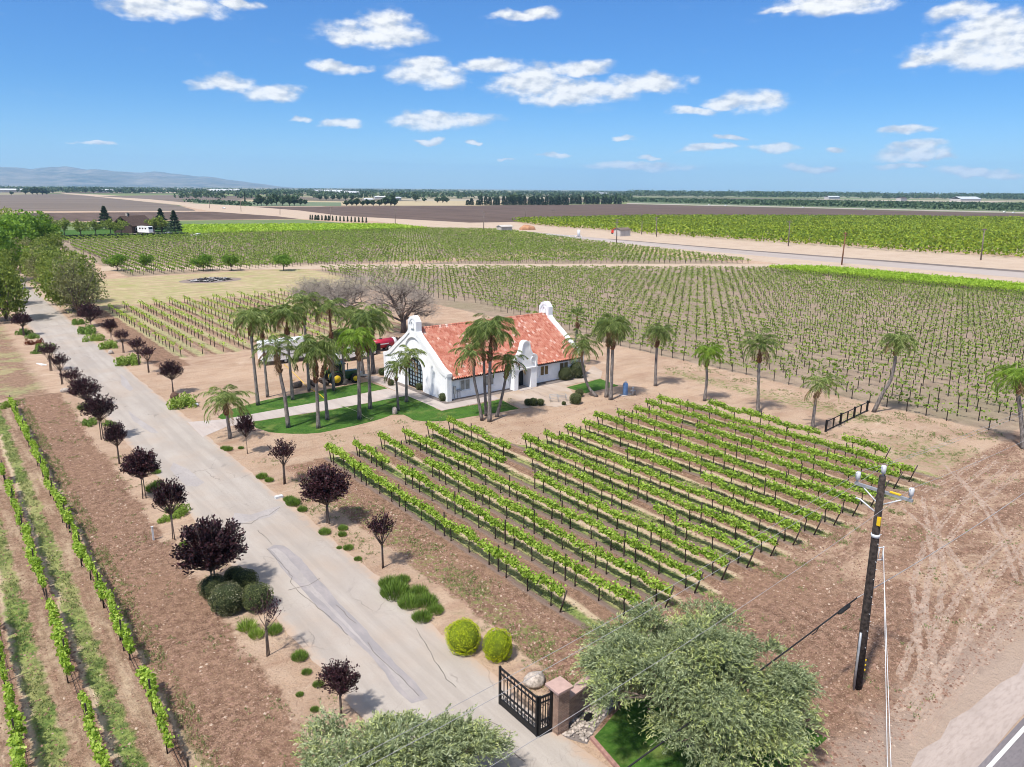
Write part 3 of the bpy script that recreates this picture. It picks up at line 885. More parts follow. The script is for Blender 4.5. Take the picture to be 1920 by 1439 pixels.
def leafcloud(C, L, Wd, g, up=0.4, D=None, wob=0.6):
    n_ = len(C)
    Nn = unit(g.normal(size=(n_, 3)) + np.array([0, 0, up]))
    D0 = rand_dirs(n_, g) if D is None else unit(np.asarray(D) + wob * g.normal(size=(n_, 3)))
    Sd = unit(np.cross(Nn, D0))
    return quads(C, D0, Sd, L * g.uniform(0.7, 1.3, n_), Wd * g.uniform(0.7, 1.3, n_))


def clump_points(n_, g, centers, radii, hollow=0.35):
    """points spread through ellipsoid clumps, denser towards their outside"""
    k = g.integers(0, len(centers), n_)
    d = rand_dirs(n_, g)
    r_ = (hollow + (1 - hollow) * g.random(n_)) ** 0.5
    return centers[k] + d * radii[k] * r_[:, None]


def blades(C, g, n_per, h, w, lean=0.5):
    """upright grass blades round tuft centres"""
    C = np.repeat(np.asarray(C), n_per, 0)
    n_ = len(C)
    hh = h * g.uniform(0.5, 1.2, n_)
    d = unit(np.stack([g.normal(size=n_) * lean, g.normal(size=n_) * lean, np.ones(n_)], 1))
    C = C + np.stack([g.normal(size=n_) * h * 0.35, g.normal(size=n_) * h * 0.35, hh * 0.45], 1)
    Sd = unit(np.cross(d, rand_dirs(n_, g)))
    return quads(C, d, Sd, hh, np.full(n_, w))


# ------------------------------------------------------------------ the house
HC = 71.6
house = thing('winery_house', 'white mission style house with red clay tile roof and curved gables among the palms', 'house', (0, 0, 0))


def gable_profile(scale=1.0):
    half = [(0.0, 8.27), (0.28, 8.22), (0.52, 8.08), (0.70, 7.86), (0.82, 7.72), (0.90, 7.70), (0.90, 6.62), (1.05, 6.42), (1.45, 6.10), (2.0, 5.74), (3.0, 5.12), (4.0, 4.48), (5.0, 3.80),
            (5.7, 3.36), (6.1, 3.18), (6.5, 3.06), (6.85, 3.02), (6.85, 2.8)]
    return half


def outline(inset=0.0):
    h_ = gable_profile()
    return [(HC - y, z) for y, z in h_[::-1]] + [(HC + y, z) for y, z in h_[1:]]


def arc(cx_, cz, r_, a0, a1, k):
    return [(cx_ + r_ * math.cos(a0 + (a1 - a0) * i / k), cz + r_ * math.sin(a0 + (a1 - a0) * i / k)) for i in range(k + 1)]


def strip_between(mb, A, B, axis_x0, axis_x1):
    """solid band between two polylines of (y,z) with equal counts, from x0 to x1"""
    for i in range(len(A) - 1):
        mb.prism([A[i], A[i + 1], B[i + 1], B[i]], 'x', axis_x0, axis_x1)


for (x0, x1, face, nm) in ((41.9, 42.4, -1, 'front'), (61.0, 61.5, 1, 'rear')):
    mb = MB()
    top = outline()
    if face < 0:
        # wall with a tall arched recess and a door opening
        rec = [(HC - 2.0, 0.0)] + arc(HC, 3.9, 2.0, math.pi, 0, 14) + [(HC + 2.0, 0.0)]
        # left and right of the recess, then above it
        L_ = [p for p in top if p[0] < HC - 2.0]
        mb.prism([(HC - 6.85, 0), (HC - 2.0, 0), (HC - 2.0, 5.74)] + L_[::-1], 'x', x0, x1)
        R_ = [p for p in top if p[0] > HC + 2.0]
        mb.prism([(HC + 2.0, 0), (HC + 6.85, 0)] + R_[::-1] + [(HC + 2.0, 5.74)], 'x', x0, x1)
        mid = [p for p in top if abs(p[0] - HC) <= 2.001]
        mb.prism(arc(HC, 3.9, 2.0, math.pi, 0, 14) + mid[::-1], 'x', x0, x1)
        mb.prism([(HC - 2.0, 0), (HC - 1.6, 0), (HC - 1.6, 2.0)] + arc(HC, 2.0, 1.6, math.pi, 0, 14)[1:] + [(HC + 1.6, 0), (HC + 2.0, 0)] + arc(HC, 3.9, 2.0, 0, math.pi, 14), 'x', x0 + 0.18, x1)
    else:
        mb.prism([(HC - 6.85, 0), (HC + 6.85, 0)] + top[::-1], 'x', x0, x1)
    mb.build('gable_wall', MT['stucco'], house)
    # raised coping that follows the curve
    tr = MB()
    t0 = outline()
    t1 = [(HC + (y - HC) * 0.955 if abs(y - HC) > 1 else HC + (y - HC) * 0.80, z - 0.30) for y, z in t0]
    t2 = [(HC + (y - HC) * 1.012, z + 0.05) for y, z in t0]
    strip_between(tr, t2, t1, x0 - 0.09, x1 + 0.10)
    for s_ in (-1, 1):
        a_, b__ = sorted((HC + s_ * 6.55, HC + s_ * 6.98))
        tr.box(x0 - 0.07, x1 + 0.08, a_, b__, 2.72, 3.05)
        a_, b__ = sorted((HC + s_ * 6.45, HC + s_ * 6.93))
        tr.box(x0 - 0.04, x1 + 0.02, a_, b__, 0.0, 2.72)
    tr.build('coping', MT['trim'], house)
    # small arched niche on the bell tower
    ni = MB()
    fx = x0 - 0.16 if face < 0 else x0 - 0.06
    fx = x0 - 0.13
    for a_ in (arc(HC, 7.45, 0.30, 0, math.pi, 8),):
        A = [(HC + 0.30, 7.05)] + a_ + [(HC - 0.30, 7.05)]
        B = [(HC + (y - HC) * 0.68, 7.0 + (z - 7.0) * 0.9) for y, z in A]
        strip_between(ni, A, B, fx, x0 - 0.005)
    ni.box(fx - 0.03, x0 - 0.005, HC - 0.36, HC + 0.36, 6.93, 7.03)
    ni.build('niche', MT['trim'], house)

# side walls
mb = MB()
mb.box(42.4, 61.0, 65.62, 65.8, 0, 2.3).box(42.4, 50.4, 64.9, 65.62, 0, 2.62).box(53.6, 61.0, 64.9, 65.62, 0, 2.62)
mb.build('wall', MT['stucco'], house)
MB().box(42.4, 61.0, 78.0, 78.3, 0, 2.62).build('back_wall', MT['stucco'], house)
tr = MB()
tr.box(42.4, 50.3, 64.82, 64.9, 0.0, 0.16)
tr.box(53.7, 61.0, 64.82, 64.9, 0.0, 0.16)
tr.build('wall_base', MT['gravelbed'], house)

# roof of barrel tiles
def tile_roof(ysign):
    nx, per = 18.6 / 62, 8
    xs = np.linspace(42.4, 61.0, 62 * per + 1)
    rows_ = 23
    e_y, e_z, r_y, r_z = 7.15, 2.38, 0.0, 6.76
    V_, F_ = [], []
    prof = 0.075 * np.abs(np.cos(math.pi * (xs - 42.4) / nx))
    prof = np.where(np.cos(2 * math.pi * (xs - 42.4) / nx) > -0.6, 0.115 * np.sqrt(np.clip(np.cos(2 * math.pi * (xs - 42.4) / nx) * 0.6 + 0.4, 0, 1)), 0.0)
    for i in range(rows_):
        for e in (0, 1):
            t = (i + e) / rows_
            y = e_y + (r_y - e_y) * t
            z = e_z + (r_z - e_z) * t + (0.07 if e == 0 else 0.0)
            V_.append(np.stack([xs, np.full_like(xs, HC - ysign * y), z + prof], 1))
    V_ = np.concatenate(V_)
    n_ = len(xs)
    for r_ in range(2 * rows_ - 1):
        a = np.arange(n_ - 1) + r_ * n_
        F_.append(np.stack([a, a + 1, a + 1 + n_, a + n_], 1))
    return V_, np.concatenate(F_)


Va, Fa = tile_roof(1)
Vb, Fb = tile_roof(-1)
roof = mesh_np('roof', np.concatenate([Va, Vb]), np.concatenate([Fa, Fb + len(Va)]), MT['tile'], house)
rb = MB().mat(0, True)
for k in range(46):
    x = 42.45 + k * 0.403
    rb.tube([(x, HC, 6.80), (x + 0.42, HC, 6.83)], [0.13, 0.15], 8)
rb.build('ridge_cap', MT['tile'], roof)
fa = MB()
fa.prism([(64.50, 2.30), (64.50, 2.40), (HC, 6.70), (HC, 6.5), (64.95, 2.30)], 'x', 42.41, 60.99)
fa.prism([(78.70, 2.30), (78.70, 2.40), (HC + 0.01, 6.70), (HC + 0.01, 6.5), (78.25, 2.30)], 'x', 42.41, 60.99)
fa.build('eaves', MT['wood_brown'], house)


def window(t0, t1, blind, z0=1.0, z1=2.05):
    f = MB()
    y0, y1 = 64.83, 64.905
    f.box(t0 - 0.09, t0, y0, y1, z0 - 0.09, z1 + 0.09).box(t1, t1 + 0.09, y0, y1, z0 - 0.09, z1 + 0.09)
    f.box(t0, t1, y0, y1, z1, z1 + 0.09).box(t0 - 0.16, t1 + 0.16, y0 - 0.07, y1, z0 - 0.16, z0 - 0.09).box(t0, t1, y0, y1, z0 - 0.09, z0)
    tm = (t0 + t1) / 2
    f.box(tm - 0.045, tm + 0.045, y0 + 0.01, y1, z0, z1)
    fo = f.build('window', MT['trim'], house)
    g = MB()
    g.box(t0, tm - 0.045, 64.87, 64.895, z0, z1).box(tm + 0.045, t1, 64.87, 64.895, z0, z1)
    g.build('pane', blind, fo)


window(43.65, 44.85, MT['blind_pale'])
window(46.9, 48.05, MT['blind_pale'])
window(54.85, 56.0, MT['blind'])
window(57.85, 59.1, MT['blind'])

# entrance bay with its own curved gable
en = MB()
def en_half():
    h_ = [(0.0, 5.58), (0.22, 5.54), (0.42, 5.40), (0.55, 5.15), (0.60, 4.85), (0.70, 4.50), (0.92, 4.12), (1.08, 3.92)]
    return h_ + arc(1.12, 3.42, 0.55, math.pi / 2, -0.25, 7) + [(1.62, 3.1), (1.62, 2.45)]
eh = en_half()
prof = [(52.0 - a, z) for a, z in eh[::-1]] + [(52.0 + a, z) for a, z in eh[1:]]
en.prism(prof[::-1] if False else [(52.0 - 1.62, 2.42)] + prof + [(52.0 + 1.62, 2.42)], 'y', 64.05, 64.65)
# piers with an arched opening and lintel
en.prism([(50.38, 0), (50.95, 0), (50.95, 1.75), (51.0, 2.0), (51.16, 2.18), (51.4, 2.24), (52.78, 2.24), (52.78, 0), (53.62, 0), (53.62, 2.42), (50.38, 2.42)], 'y', 64.05, 64.50)
en.box(50.38, 50.75, 64.50, 65.6, 0, 2.42).box(52.78, 53.62, 64.50, 65.6, 0, 2.42)
en.box(50.75, 52.78, 65.45, 65.6, 0, 2.42).box(50.75, 52.78, 64.50, 65.45, 2.26, 2.42)
en.build('entrance_bay', MT['stucco'], house)
tr = MB()
A = [(x, z) for x, z in prof]
B = [(52.0 + (x - 52.0) * 0.86, z - 0.17) for x, z in prof]
for i in range(len(A) - 1):
    tr.prism([A[i], A[i + 1], B[i + 1], B[i]], 'y', 63.97, 64.055)
tr.box(50.30, 53.70, 63.96, 64.70, 2.36, 2.46)
for s_ in (-1, 1):
    rr = arc(52.0 + s_ * 1.05, 3.32, 0.36, 0, 2 * math.pi * 0.8, 12)
    rr2 = arc(52.0 + s_ * 1.05, 3.32, 0.25, 0, 2 * math.pi * 0.8, 12)
    for i in range(12):
        tr.prism([rr[i], rr[i + 1], rr2[i + 1], rr2[i]], 'y', 63.98, 64.052)
tr.build('entrance_trim', MT['trim'], house)
dd_ = MB()
dd_.prism([(51.62, 0.07), (52.72, 0.07), (52.72, 1.6)] + arc(52.17, 1.6, 0.55, 0, math.pi, 8)[1:], 'y', 65.38, 65.44)
door = dd_.build('door', MT['glass_dark'], house)
MB().box(51.72, 51.76, 65.33, 65.38, 0.95, 1.2).build('handle', MT['grey_metal'], door)
MB().box(50.96, 52.77, 63.6, 65.37, 0.0, 0.06).build('doorstep', MT['walk'], house)

# glazed arched door in the gable
gd = MB()
gp = [(HC - 1.5, 0.02), (HC + 1.5, 0.02), (HC + 1.5, 2.0)] + arc(HC, 2.0, 1.5, 0, math.pi, 14)[1:]
gd.prism(gp, 'x', 42.26, 42.30)
gd = gd.build('glazed_door', MT['glass_pane'], house)
fr = MB()
A = [(HC - 1.62, 0.02)] + arc(HC, 2.0, 1.62, math.pi, 0, 14) + [(HC + 1.62, 0.02)]
B = [(HC - 1.46, 0.02)] + arc(HC, 2.0, 1.46, math.pi, 0, 14) + [(HC + 1.46, 0.02)]
strip_between(fr, A, B, 42.12, 42.26)
for k in range(1, 5):
    y = HC - 1.46 + 2.92 * k / 5
    zt = 2.0 + math.sqrt(max(0, 1.46 ** 2 - (y - HC) ** 2))
    fr.box(42.17, 42.255, y - 0.035, y + 0.035, 0.02, zt)
for k in range(1, 8):
    z = 0.02 + 0.46 * k
    w_ = 1.46 if z < 2.0 else math.sqrt(max(0.01, 1.46 ** 2 - (z - 2.0) ** 2))
    fr.box(42.18, 42.254, HC - w_, HC + w_, z - 0.035, z + 0.035)
fr.box(42.16, 42.256, HC - 1.46, HC + 1.46, 0.02, 0.2)
fr.build('door_frame', MT['black'], gd)
# electric panel and meters on the long wall
ep = MB()
ep.box(42.75, 43.0, 64.72, 64.9, 0.7, 1.55).box(42.83, 42.92, 64.8, 64.9, 0.0, 0.7)
ep.build('electric_panel', MT['grey_metal'], house)
ep = MB().mat(0, True)
for k in (0, 1):
    ep.tube([(43.3 + 0.3 * k, 64.7, 1.05), (43.3 + 0.3 * k, 64.9, 1.05)], 0.13, 10)
    ep.tube([(43.3 + 0.3 * k, 64.86, 0), (43.3 + 0.3 * k, 64.86, 1.0)], 0.03, 6)
ep.build('meter', MT['grey_metal'], house)


# ------------------------------------------------------------------ grapevines
def vine_proto(k, full=1.0):
    g = np.random.default_rng(100 + k)
    root = thing('grapevine', 'leafy grapevine on a trellis', 'grapevine')
    t = MB().mat(0, True)
    j = lambda a: g.uniform(-a, a)
    t.tube([(0, 0, -0.02), (j(.03), j(.05), 0.35), (j(.04), j(.05), 0.7), (j(.02), j(.03), 0.98)], [0.045, 0.038, 0.035, 0.04], 5)
    for s_ in (-1, 1):
        t.tube([(0, 0, 0.95), (j(.03), s_ * 0.3, 1.03), (j(.04), s_ * 0.92, 1.02)], [0.03, 0.025, 0.015], 4)
    t.build('trunk', MT['vine_wood'], root)
    n_ = int(430 * full)
    y = g.uniform(-0.98, 0.98, n_)
    bump_ = 0.75 + 0.35 * np.sin(y * g.uniform(4, 8) + g.uniform(0, 6)) * g.uniform(0.4, 1.0)
    th_ = g.uniform(0, 2 * math.pi, n_)
    r_ = np.sqrt(g.random(n_))
    C = np.stack([0.28 * bump_ * r_ * np.cos(th_), y, 1.14 + 0.25 * bump_ * r_ * np.sin(th_) + g.normal(size=n_) * 0.04], 1)
    m_ = int(50 * full)
    C2 = np.stack([g.normal(size=m_) * 0.15, g.uniform(-0.95, 0.95, m_), 1.38 + 0.10 * g.random(m_)], 1)
    V_, F_ = leafcloud(np.concatenate([C, C2]), 0.16, 0.14, g, up=0.5)
    mesh_np('foliage', V_, F_, MT['vine'], root)
    return root


VP = [vine_proto(k, f) for k, f in enumerate((1.0, 1.1, 0.9, 1.0, 1.15, 0.55))]
post_p = thing('vineyard_post', 'dark steel vineyard post', 'post')
MB().box(-0.035, 0.035, -0.03, 0.03, -0.05, 1.72).build('stake', MT['post'], post_p)
end_p = thing('end_post', 'dark end post', 'post')
MB().mat(0, True).tube([(0, 0.15, -0.05), (0, -0.34, 1.5)], [0.05, 0.045], 7).build('stake', MT['post'], end_p)

ORD = ['first', 'second', 'third', 'fourth', 'fifth', 'sixth', 'seventh', 'eighth', 'ninth', 'tenth', 'eleventh', 'twelfth', 'thirteenth', 'fourteenth', 'fifteenth', 'sixteenth']
near = [26.6] + [23.5] * 11 + [24.0, 24.2, 24.2, 27.5]
farr = [55.4, 55.5, 55.7, 55.8, 55.9, 56.2, 47.8, 47.9, 47.8, 48.1, 49.0, 48.6, 48.6, 49.3, 49.7, 45.3]
ROWS = []
for i in range(16):
    ROWS.append((24.3 + 2.45 * i, near[i], farr[i], 'the %s row from the driveway, block before the house' % ORD[i], 'front block, %s row' % ORD[i]))
ROWS += [(5.0, 20.0, 88.0, 'the row nearest the driveway, left of the plum trees', 'block left of the driveway, nearest row'),
         (2.58, 20.0, 66.5, 'the second row left of the driveway plum trees', 'block left of the driveway, second row'),
         (0.16, 20.5, 43.0, 'the third row left of the driveway plum trees', 'block left of the driveway, third row')]
gv = random.Random(5)
GAPS = {0: (), 1: (50.0,), 2: (49.0,), 4: (43.5,), 5: (33.0, 46.5), 12: (41.5,), 15: (33,)}
for i, (x, s0, s1, desc, grp) in enumerate(ROWS):
    L = s1 - s0
    cnt = int(round(L / 1.88))
    for k in range(cnt):
        y = s0 + 0.85 + (L - 1.4) * k / (cnt - 1)
        gap = any(abs(y - q) < 0.95 for q in GAPS.get(i, ()))
        if gap or (gv.random() < (0.07 if i >= 16 else 0.015)):
            continue
        pr = VP[5] if (gv.random() < 0.06 or (i >= 16 and gv.random() < 0.35)) else VP[gv.randrange(5)]
        j_ = .14 if i >= 16 else .07
        sx_ = (gv.uniform(.6, 1.15), gv.uniform(.8, 1.06), gv.uniform(.78, 1.05)) if i >= 16 else (gv.uniform(.78, 1.22), gv.uniform(.96, 1.08), gv.uniform(.88, 1.1))
        o = place(pr, (x + gv.uniform(-j_, j_), y + gv.uniform(-.08, .08), 0), gv.choice((0, math.pi)) + gv.uniform(-.09, .09), sx_,
                  'leafy green grapevine in ' + desc, 'grapevines of the ' + grp)
        if k % 3 == 2 and k < cnt - 1:
            place(post_p, (x, y + 0.9, 0), 0, 1.0, 'dark steel post in ' + desc, 'posts of the ' + grp)
    if i < 16:
        place(end_p, (x, s0, 0), 0, 1.0, 'slanting road end post of ' + desc)
    place(end_p, (x, s1, 0), math.pi, 1.0, 'slanting house end post of ' + desc if i < 16 else 'slanting far end post of ' + desc)
    h_ = MB()
    h_.tube([(x + 0.03, s0 + q * L / 8, 0.38 - 0.05 * (q % 2)) for q in range(9)], 0.014, 4)
    h_.tube([(x, s0, 1.02), (x, s1, 1.02)], 0.008, 3)
    tag(h_.build('drip_hose', MT['hose']), 'thin black irrigation hose strung under ' + desc, 'hose')


def inpoly(x, y, poly):
    c = np.zeros(len(x), bool)
    j = len(poly) - 1
    for i in range(len(poly)):
        xi, yi = poly[i]
        xj, yj = poly[j]
        c ^= ((yi > y) != (yj > y)) & (x < (xj - xi) * (y - yi) / (yj - yi + 1e-12) + xi)
        j = i
    return c


def vine_field(name, poly, x0, dx, dy, leaves, size, seed, mat, cam_sort=False, spread=(0.25, 0.75, 0.16), posts=True, h=1.12, miss=0.06, stalk=0.05, per=None):
    g = np.random.default_rng(seed)
    P = np.array(poly)
    xs = np.arange(x0, P[:, 0].max(), dx)
    xs = xs[xs >= P[:, 0].min()]
    ys = np.arange(P[:, 1].min(), P[:, 1].max(), dy)
    X, Y = [a.ravel() for a in np.meshgrid(xs, ys)]
    k = inpoly(X, Y, poly) & (g.random(len(X)) > miss)
    X, Y = X[k] + g.normal(size=k.sum()) * 0.02, Y[k] + g.normal(size=k.sum()) * 0.05
    n_ = len(X)
    vig = np.clip(g.normal(1.0, 0.3, n_) + 0.35 * np.sin(X * 0.06) * np.sin(Y * 0.045 + 1), 0.25, 1.7)
    idx = np.repeat(np.arange(n_), leaves)
    keep = g.random(len(idx)) < vig[idx] * 0.75
    idx = idx[keep]
    m_ = len(idx)
    C = np.stack([X[idx] + g.normal(size=m_) * spread[0], Y[idx] + g.normal(size=m_) * spread[1] * 0.6 * np.sqrt(vig[idx]), h + g.normal(size=m_) * spread[2]], 1)
    C[:, 2] = np.maximum(C[:, 2], 0.3)
    V1, F1 = leafcloud(C, size, size * 0.85, g, up=0.8)
    out = []
    tag(mesh_np(name, V1, F1, mat), kind='stuff')
    if posts:
        # trunk and stake of each vine: one thin upright blade pair
        hh = h + np.where(np.arange(n_) % 3 == 0, 0.35, 0.0)
        w = stalk
        Vs = []
        for (ax, ay) in ((w, 0), (0, w)):
            Vs.append(np.stack([np.stack([X - ax, Y - ay, np.zeros(n_)], 1), np.stack([X + ax, Y + ay, np.zeros(n_)], 1), np.stack([X + ax, Y + ay, hh], 1), np.stack([X - ax, Y - ay, hh], 1)], 1).reshape(-1, 3))
        Vs = np.concatenate(Vs)
        tag(mesh_np('vine_trunks', Vs, np.arange(len(Vs)).reshape(-1, 4), MT['vine_wood']), kind='stuff')
    return n_


# more vines than could be told apart: the blocks behind
back_poly = [(78.0, 25.5), (78.0, 78.0), (84.0, 118.0), (80, 150), (84, 195.5), (92, 195.5), (190, 126), (200, 118), (203, 66), (203, 24), (82, 24)]
vine_field('vineyard_foliage', back_poly, 24.3 + 2.45 * 22, 2.45, 1.95, 44, 0.26, 31, MT['vine_dull'], spread=(0.13, 0.85, 0.11), miss=0.08)
vine_field('vineyard_foliage', [(190, 127), (204, 116), (205, 60), (205, 20), (193.5, 20), (193.0, 60)], 24.3 + 2.45 * 68, 1.2, 1.4, 60, 0.42, 32, MT['vine_lime'], spread=(0.5, 0.7, 0.22), miss=0.0, posts=False, h=1.2)
far_poly = [(40, 207), (46, 376), (100, 370), (222, 362), (250, 330), (228, 240), (210, 152), (206, 139), (97, 206)]
vine_field('vineyard_foliage', far_poly, 24.3 + 2.45 * 7, 2.45, 2.1, 24, 0.40, 33, MT['vine_dull'], spread=(0.2, 0.9, 0.15), miss=0.05)
vine_field('vineyard_foliage', [tuple(at(*p, 1.0)[:2]) for p in ((345, 422.5), (640, 420), (700, 420.5), (745, 421.5), (805, 428), (640, 431), (345, 437))], 60, 2.8, 2.4, 26, 0.95, 34, MT['vine_lime'], spread=(0.8, 1.2, 0.25), miss=0.0, posts=False, h=1.1)
# the small block between driveway and yard
small = [(25.2, 104), (25.2, 153), (62, 155), (62, 128), (45, 104)]
vine_field('vineyard_foliage', small, 25.4, 2.75, 1.9, 44, 0.20, 35, MT['vine'], spread=(0.17, 0.85, 0.15), miss=0.10, h=1.15)


# ------------------------------------------------------------------ palms
def frond(g, L, az_, e0, droop, leaf=0.42, nl=32):
    """arching feather frond: curved stem with hanging leaflets on both sides"""
    k = 10
    t = np.linspace(0, 1, k + 1)
    ang = e0 - droop * t ** 1.25
    dr = np.cos(ang) * L / k
    dz = np.sin(ang) * L / k
    r_ = np.concatenate([[0], np.cumsum(dr[:-1])])
    z_ = np.concatenate([[0], np.cumsum(dz[:-1])])
    ca, sa = math.cos(az_), math.sin(az_)
    st = np.stack([r_ * ca, r_ * sa, z_], 1)
    side = np.array([-sa, ca, 0.0])
    u = np.repeat(np.linspace(0.16, 0.99, nl), 2)
    sg = np.tile([1.0, -1.0], nl)
    P = np.stack([np.interp(u, t, st[:, i]) for i in range(3)], 1)
    T = unit(np.stack([np.interp(u, t, np.gradient(st[:, i])) for i in range(3)], 1))
    ll = leaf * (0.45 + 0.75 * np.sin(math.pi * np.clip(u * 0.95, 0, 1)) ** 0.7) * g.uniform(0.8, 1.2, len(u))
    D = unit(side * sg[:, None] * g.uniform(0.55, 1.0, len(u))[:, None] + T * 0.55 + np.array([0, 0, -1.0]) * g.uniform(0.35, 1.0, len(u))[:, None])
    Sd = unit(np.cross(D, T + 0.3 * g.normal(size=T.shape)))
    V1, F1 = quads(P + D * ll[:, None] * 0.5, D, Sd, ll, np.full(len(u), 0.062))
    w = np.linspace(0.035, 0.008, k + 1)[:, None]
    A, B = st - side * w, st + side * w
    V2 = np.stack([A[:-1], B[:-1], B[1:], A[1:]], 1).reshape(-1, 3)
    return np.concatenate([V1, V2]), np.concatenate([F1, np.arange(len(V2)).reshape(-1, 4) + len(V1)])


def palm_crown(seed, n_=26, L=2.9, stiff=1.0, leaf=0.46):
    g = np.random.default_rng(seed)
    Vs, Fs, o = [], [], 0
    MI = []
    for i in range(n_):
        q = i / (n_ - 1)
        e0 = R(86) - q * R(98) + g.normal() * 0.12
        dp = R(70 + 62 * (1 - q)) * (1.25 if q > .75 else 1) * g.uniform(0.8, 1.15) * stiff
        V_, F_ = frond(g, L * g.uniform(0.82, 1.1) * (0.8 + 0.2 * (1 - abs(q - 0.5))), i * 2.39996 + g.normal() * 0.2, e0, dp, leaf)
        Vs.append(V_)
        Fs.append(F_ + o)
        o += len(V_)
        MI.append(np.full(len(F_), 1 if (q > .9 and g.random() < .75) else 0))
    PALM_MI.append(np.concatenate(MI))
    return np.concatenate(Vs), np.concatenate(Fs)


PALM_MI = []
MT['dead_frond'] = leafmat('dead_frond', [(.10, .06, .03), (.22, .14, .07), (.34, .24, .13), (.44, .34, .2)], 0.15, 1.0)
CROWNS = {}


def crown_mesh(kind, k):
    key = (kind, k)
    if key not in CROWNS:
        if kind == 'thin':
            V_, F_ = palm_crown(200 + k, 22, 2.8, 1.0, 0.52)
        elif kind == 'wide':
            V_, F_ = palm_crown(230 + k, 30, 3.1, 1.0, 0.6)
        elif kind == 'fan':
            g = np.random.default_rng(260)
            Vs, Fs, o = [], [], 0
            for i in range(26):
                a_, e_ = i * 2.4, R(75 - 100 * i / 25)
                d = np.array([math.cos(a_) * math.cos(e_), math.sin(a_) * math.cos(e_), math.sin(e_)])
                c0 = d * 0.9
                sd_ = unit(np.cross(d, [0, 0, 1.0]))
                fa_ = np.linspace(-1.2, 1.2, 13)
                D = unit(d[None] * np.cos(fa_)[:, None] + sd_[None] * np.sin(fa_)[:, None] + np.array([0, 0, -0.15]))
                V_, F_ = quads(c0 + D * 0.4, D, unit(np.cross(D, rand_dirs(13, g))), np.full(13, 0.85), np.full(13, 0.09))
                V2, F2 = quads([d * 0.45], [d], [sd_], [0.9], [0.05])
                Vs += [V_, V2]
                Fs += [F_ + o, F2 + o + len(V_)]
                o += len(V_) + len(V2)
            V_, F_ = np.concatenate(Vs), np.concatenate(Fs)
        else:
            V_, F_ = palm_crown(200 + k, 40, 2.8, 1.12, 0.62)
        o_ = mesh_np('crown', V_, F_, [MT['palm_lime'] if kind == 'lime' else MT['palm'], MT['dead_frond']], mi=None if kind == 'fan' else PALM_MI[-1])
        CROWNS[key] = o_.data
        bpy.data.objects.remove(o_)
    return CROWNS[key]


def smooth_path(pts, k=14):
    P = np.array(pts, float)
    if len(P) == 2:
        return [P[0] + (P[1] - P[0]) * t for t in np.linspace(0, 1, k)]
    Q = np.vstack([2 * P[0] - P[1], P, 2 * P[-1] - P[-2]])
    out = []
    for i in range(1, len(Q) - 2):
        for t in np.linspace(0, 1, max(3, k // (len(P) - 1)), endpoint=False):
            a, b_, c, d = Q[i - 1], Q[i], Q[i + 1], Q[i + 2]
            out.append(0.5 * (2 * b_ + (c - a) * t + (2 * a - 5 * b_ + 4 * c - d) * t * t + (3 * b_ - a - 3 * c + d) * t ** 3))
    return out + [P[-1]]


def palm(i, basepx, via, toppx, crownpx, label, group=None, kind='queen', rad=0.17, sc=1.0, boots=1.2, base=None):
    b_ = np.array(base if base is not None else at(*basepx))
    pts = [b_] + [lift(b_, *p) for p in via] + [lift(b_, *toppx)]
    cr = lift(b_, *crownpx)
    if cr[2] < pts[-1][2] + 0.4:
        cr[2] = pts[-1][2] + 0.4
    org = cr + np.array([0, 0, -0.35])
    root = thing('palm_tree', label, 'palm tree', b_, 0, group)
    loc = [p - b_ for p in pts]
    path = smooth_path(loc, 16)
    nn = len(path)
    t = MB().mat(0, True)
    path[0] = path[0] - np.array([0, 0, 0.06])
    t.tube(path, [rad * (1.30 - 0.30 * min(1, q / (nn * 0.25))) * (1 - 0.25 * q / nn) for q in range(nn)], 9)
    t.build('trunk', MT['ptrunk'], root)
    g = random.Random(300 + i)
    bt = MB().mat(0, True)
    top, o2 = loc[-1], org - b_
    ax = o2 - top
    hb = np.linalg.norm(ax)
    ax /= hb + 1e-9
    lo = top - ax * boots * 0.5
    bp = [lo, top, top + ax * hb * 0.5, o2 + ax * 0.1]
    bt.tube(bp, [rad * 0.85, rad * 1.05, rad * 0.8, rad * 0.5], 8)
    nb = int(26 * boots)
    for q in range(nb):
        a = q * 2.4
        p0_ = lo + ax * (q / nb) * (boots * 0.9)
        d = np.array([math.cos(a), math.sin(a), 0])
        bt.tube([p0_ + d * rad * 0.7, p0_ + d * (rad * 1.35) + ax * 0.16, p0_ + d * (rad * g.uniform(1.3, 2.0)) + ax * g.uniform(.22, .38)], [0.07, 0.055, 0.02], 4)
    bt.build('leaf_bases', MT['boots'], root)
    co = bpy.data.objects.new('crown', crown_mesh(kind, i % 4))
    link(co, root)
    co.location = tuple(map(float, org - b_))
    co.rotation_euler = (g.uniform(-.08, .08), g.uniform(-.08, .08), g.uniform(0, 6.28))
    sc *= 1.03
    co.scale = (sc, sc, sc * g.uniform(0.95, 1.12))
    return root


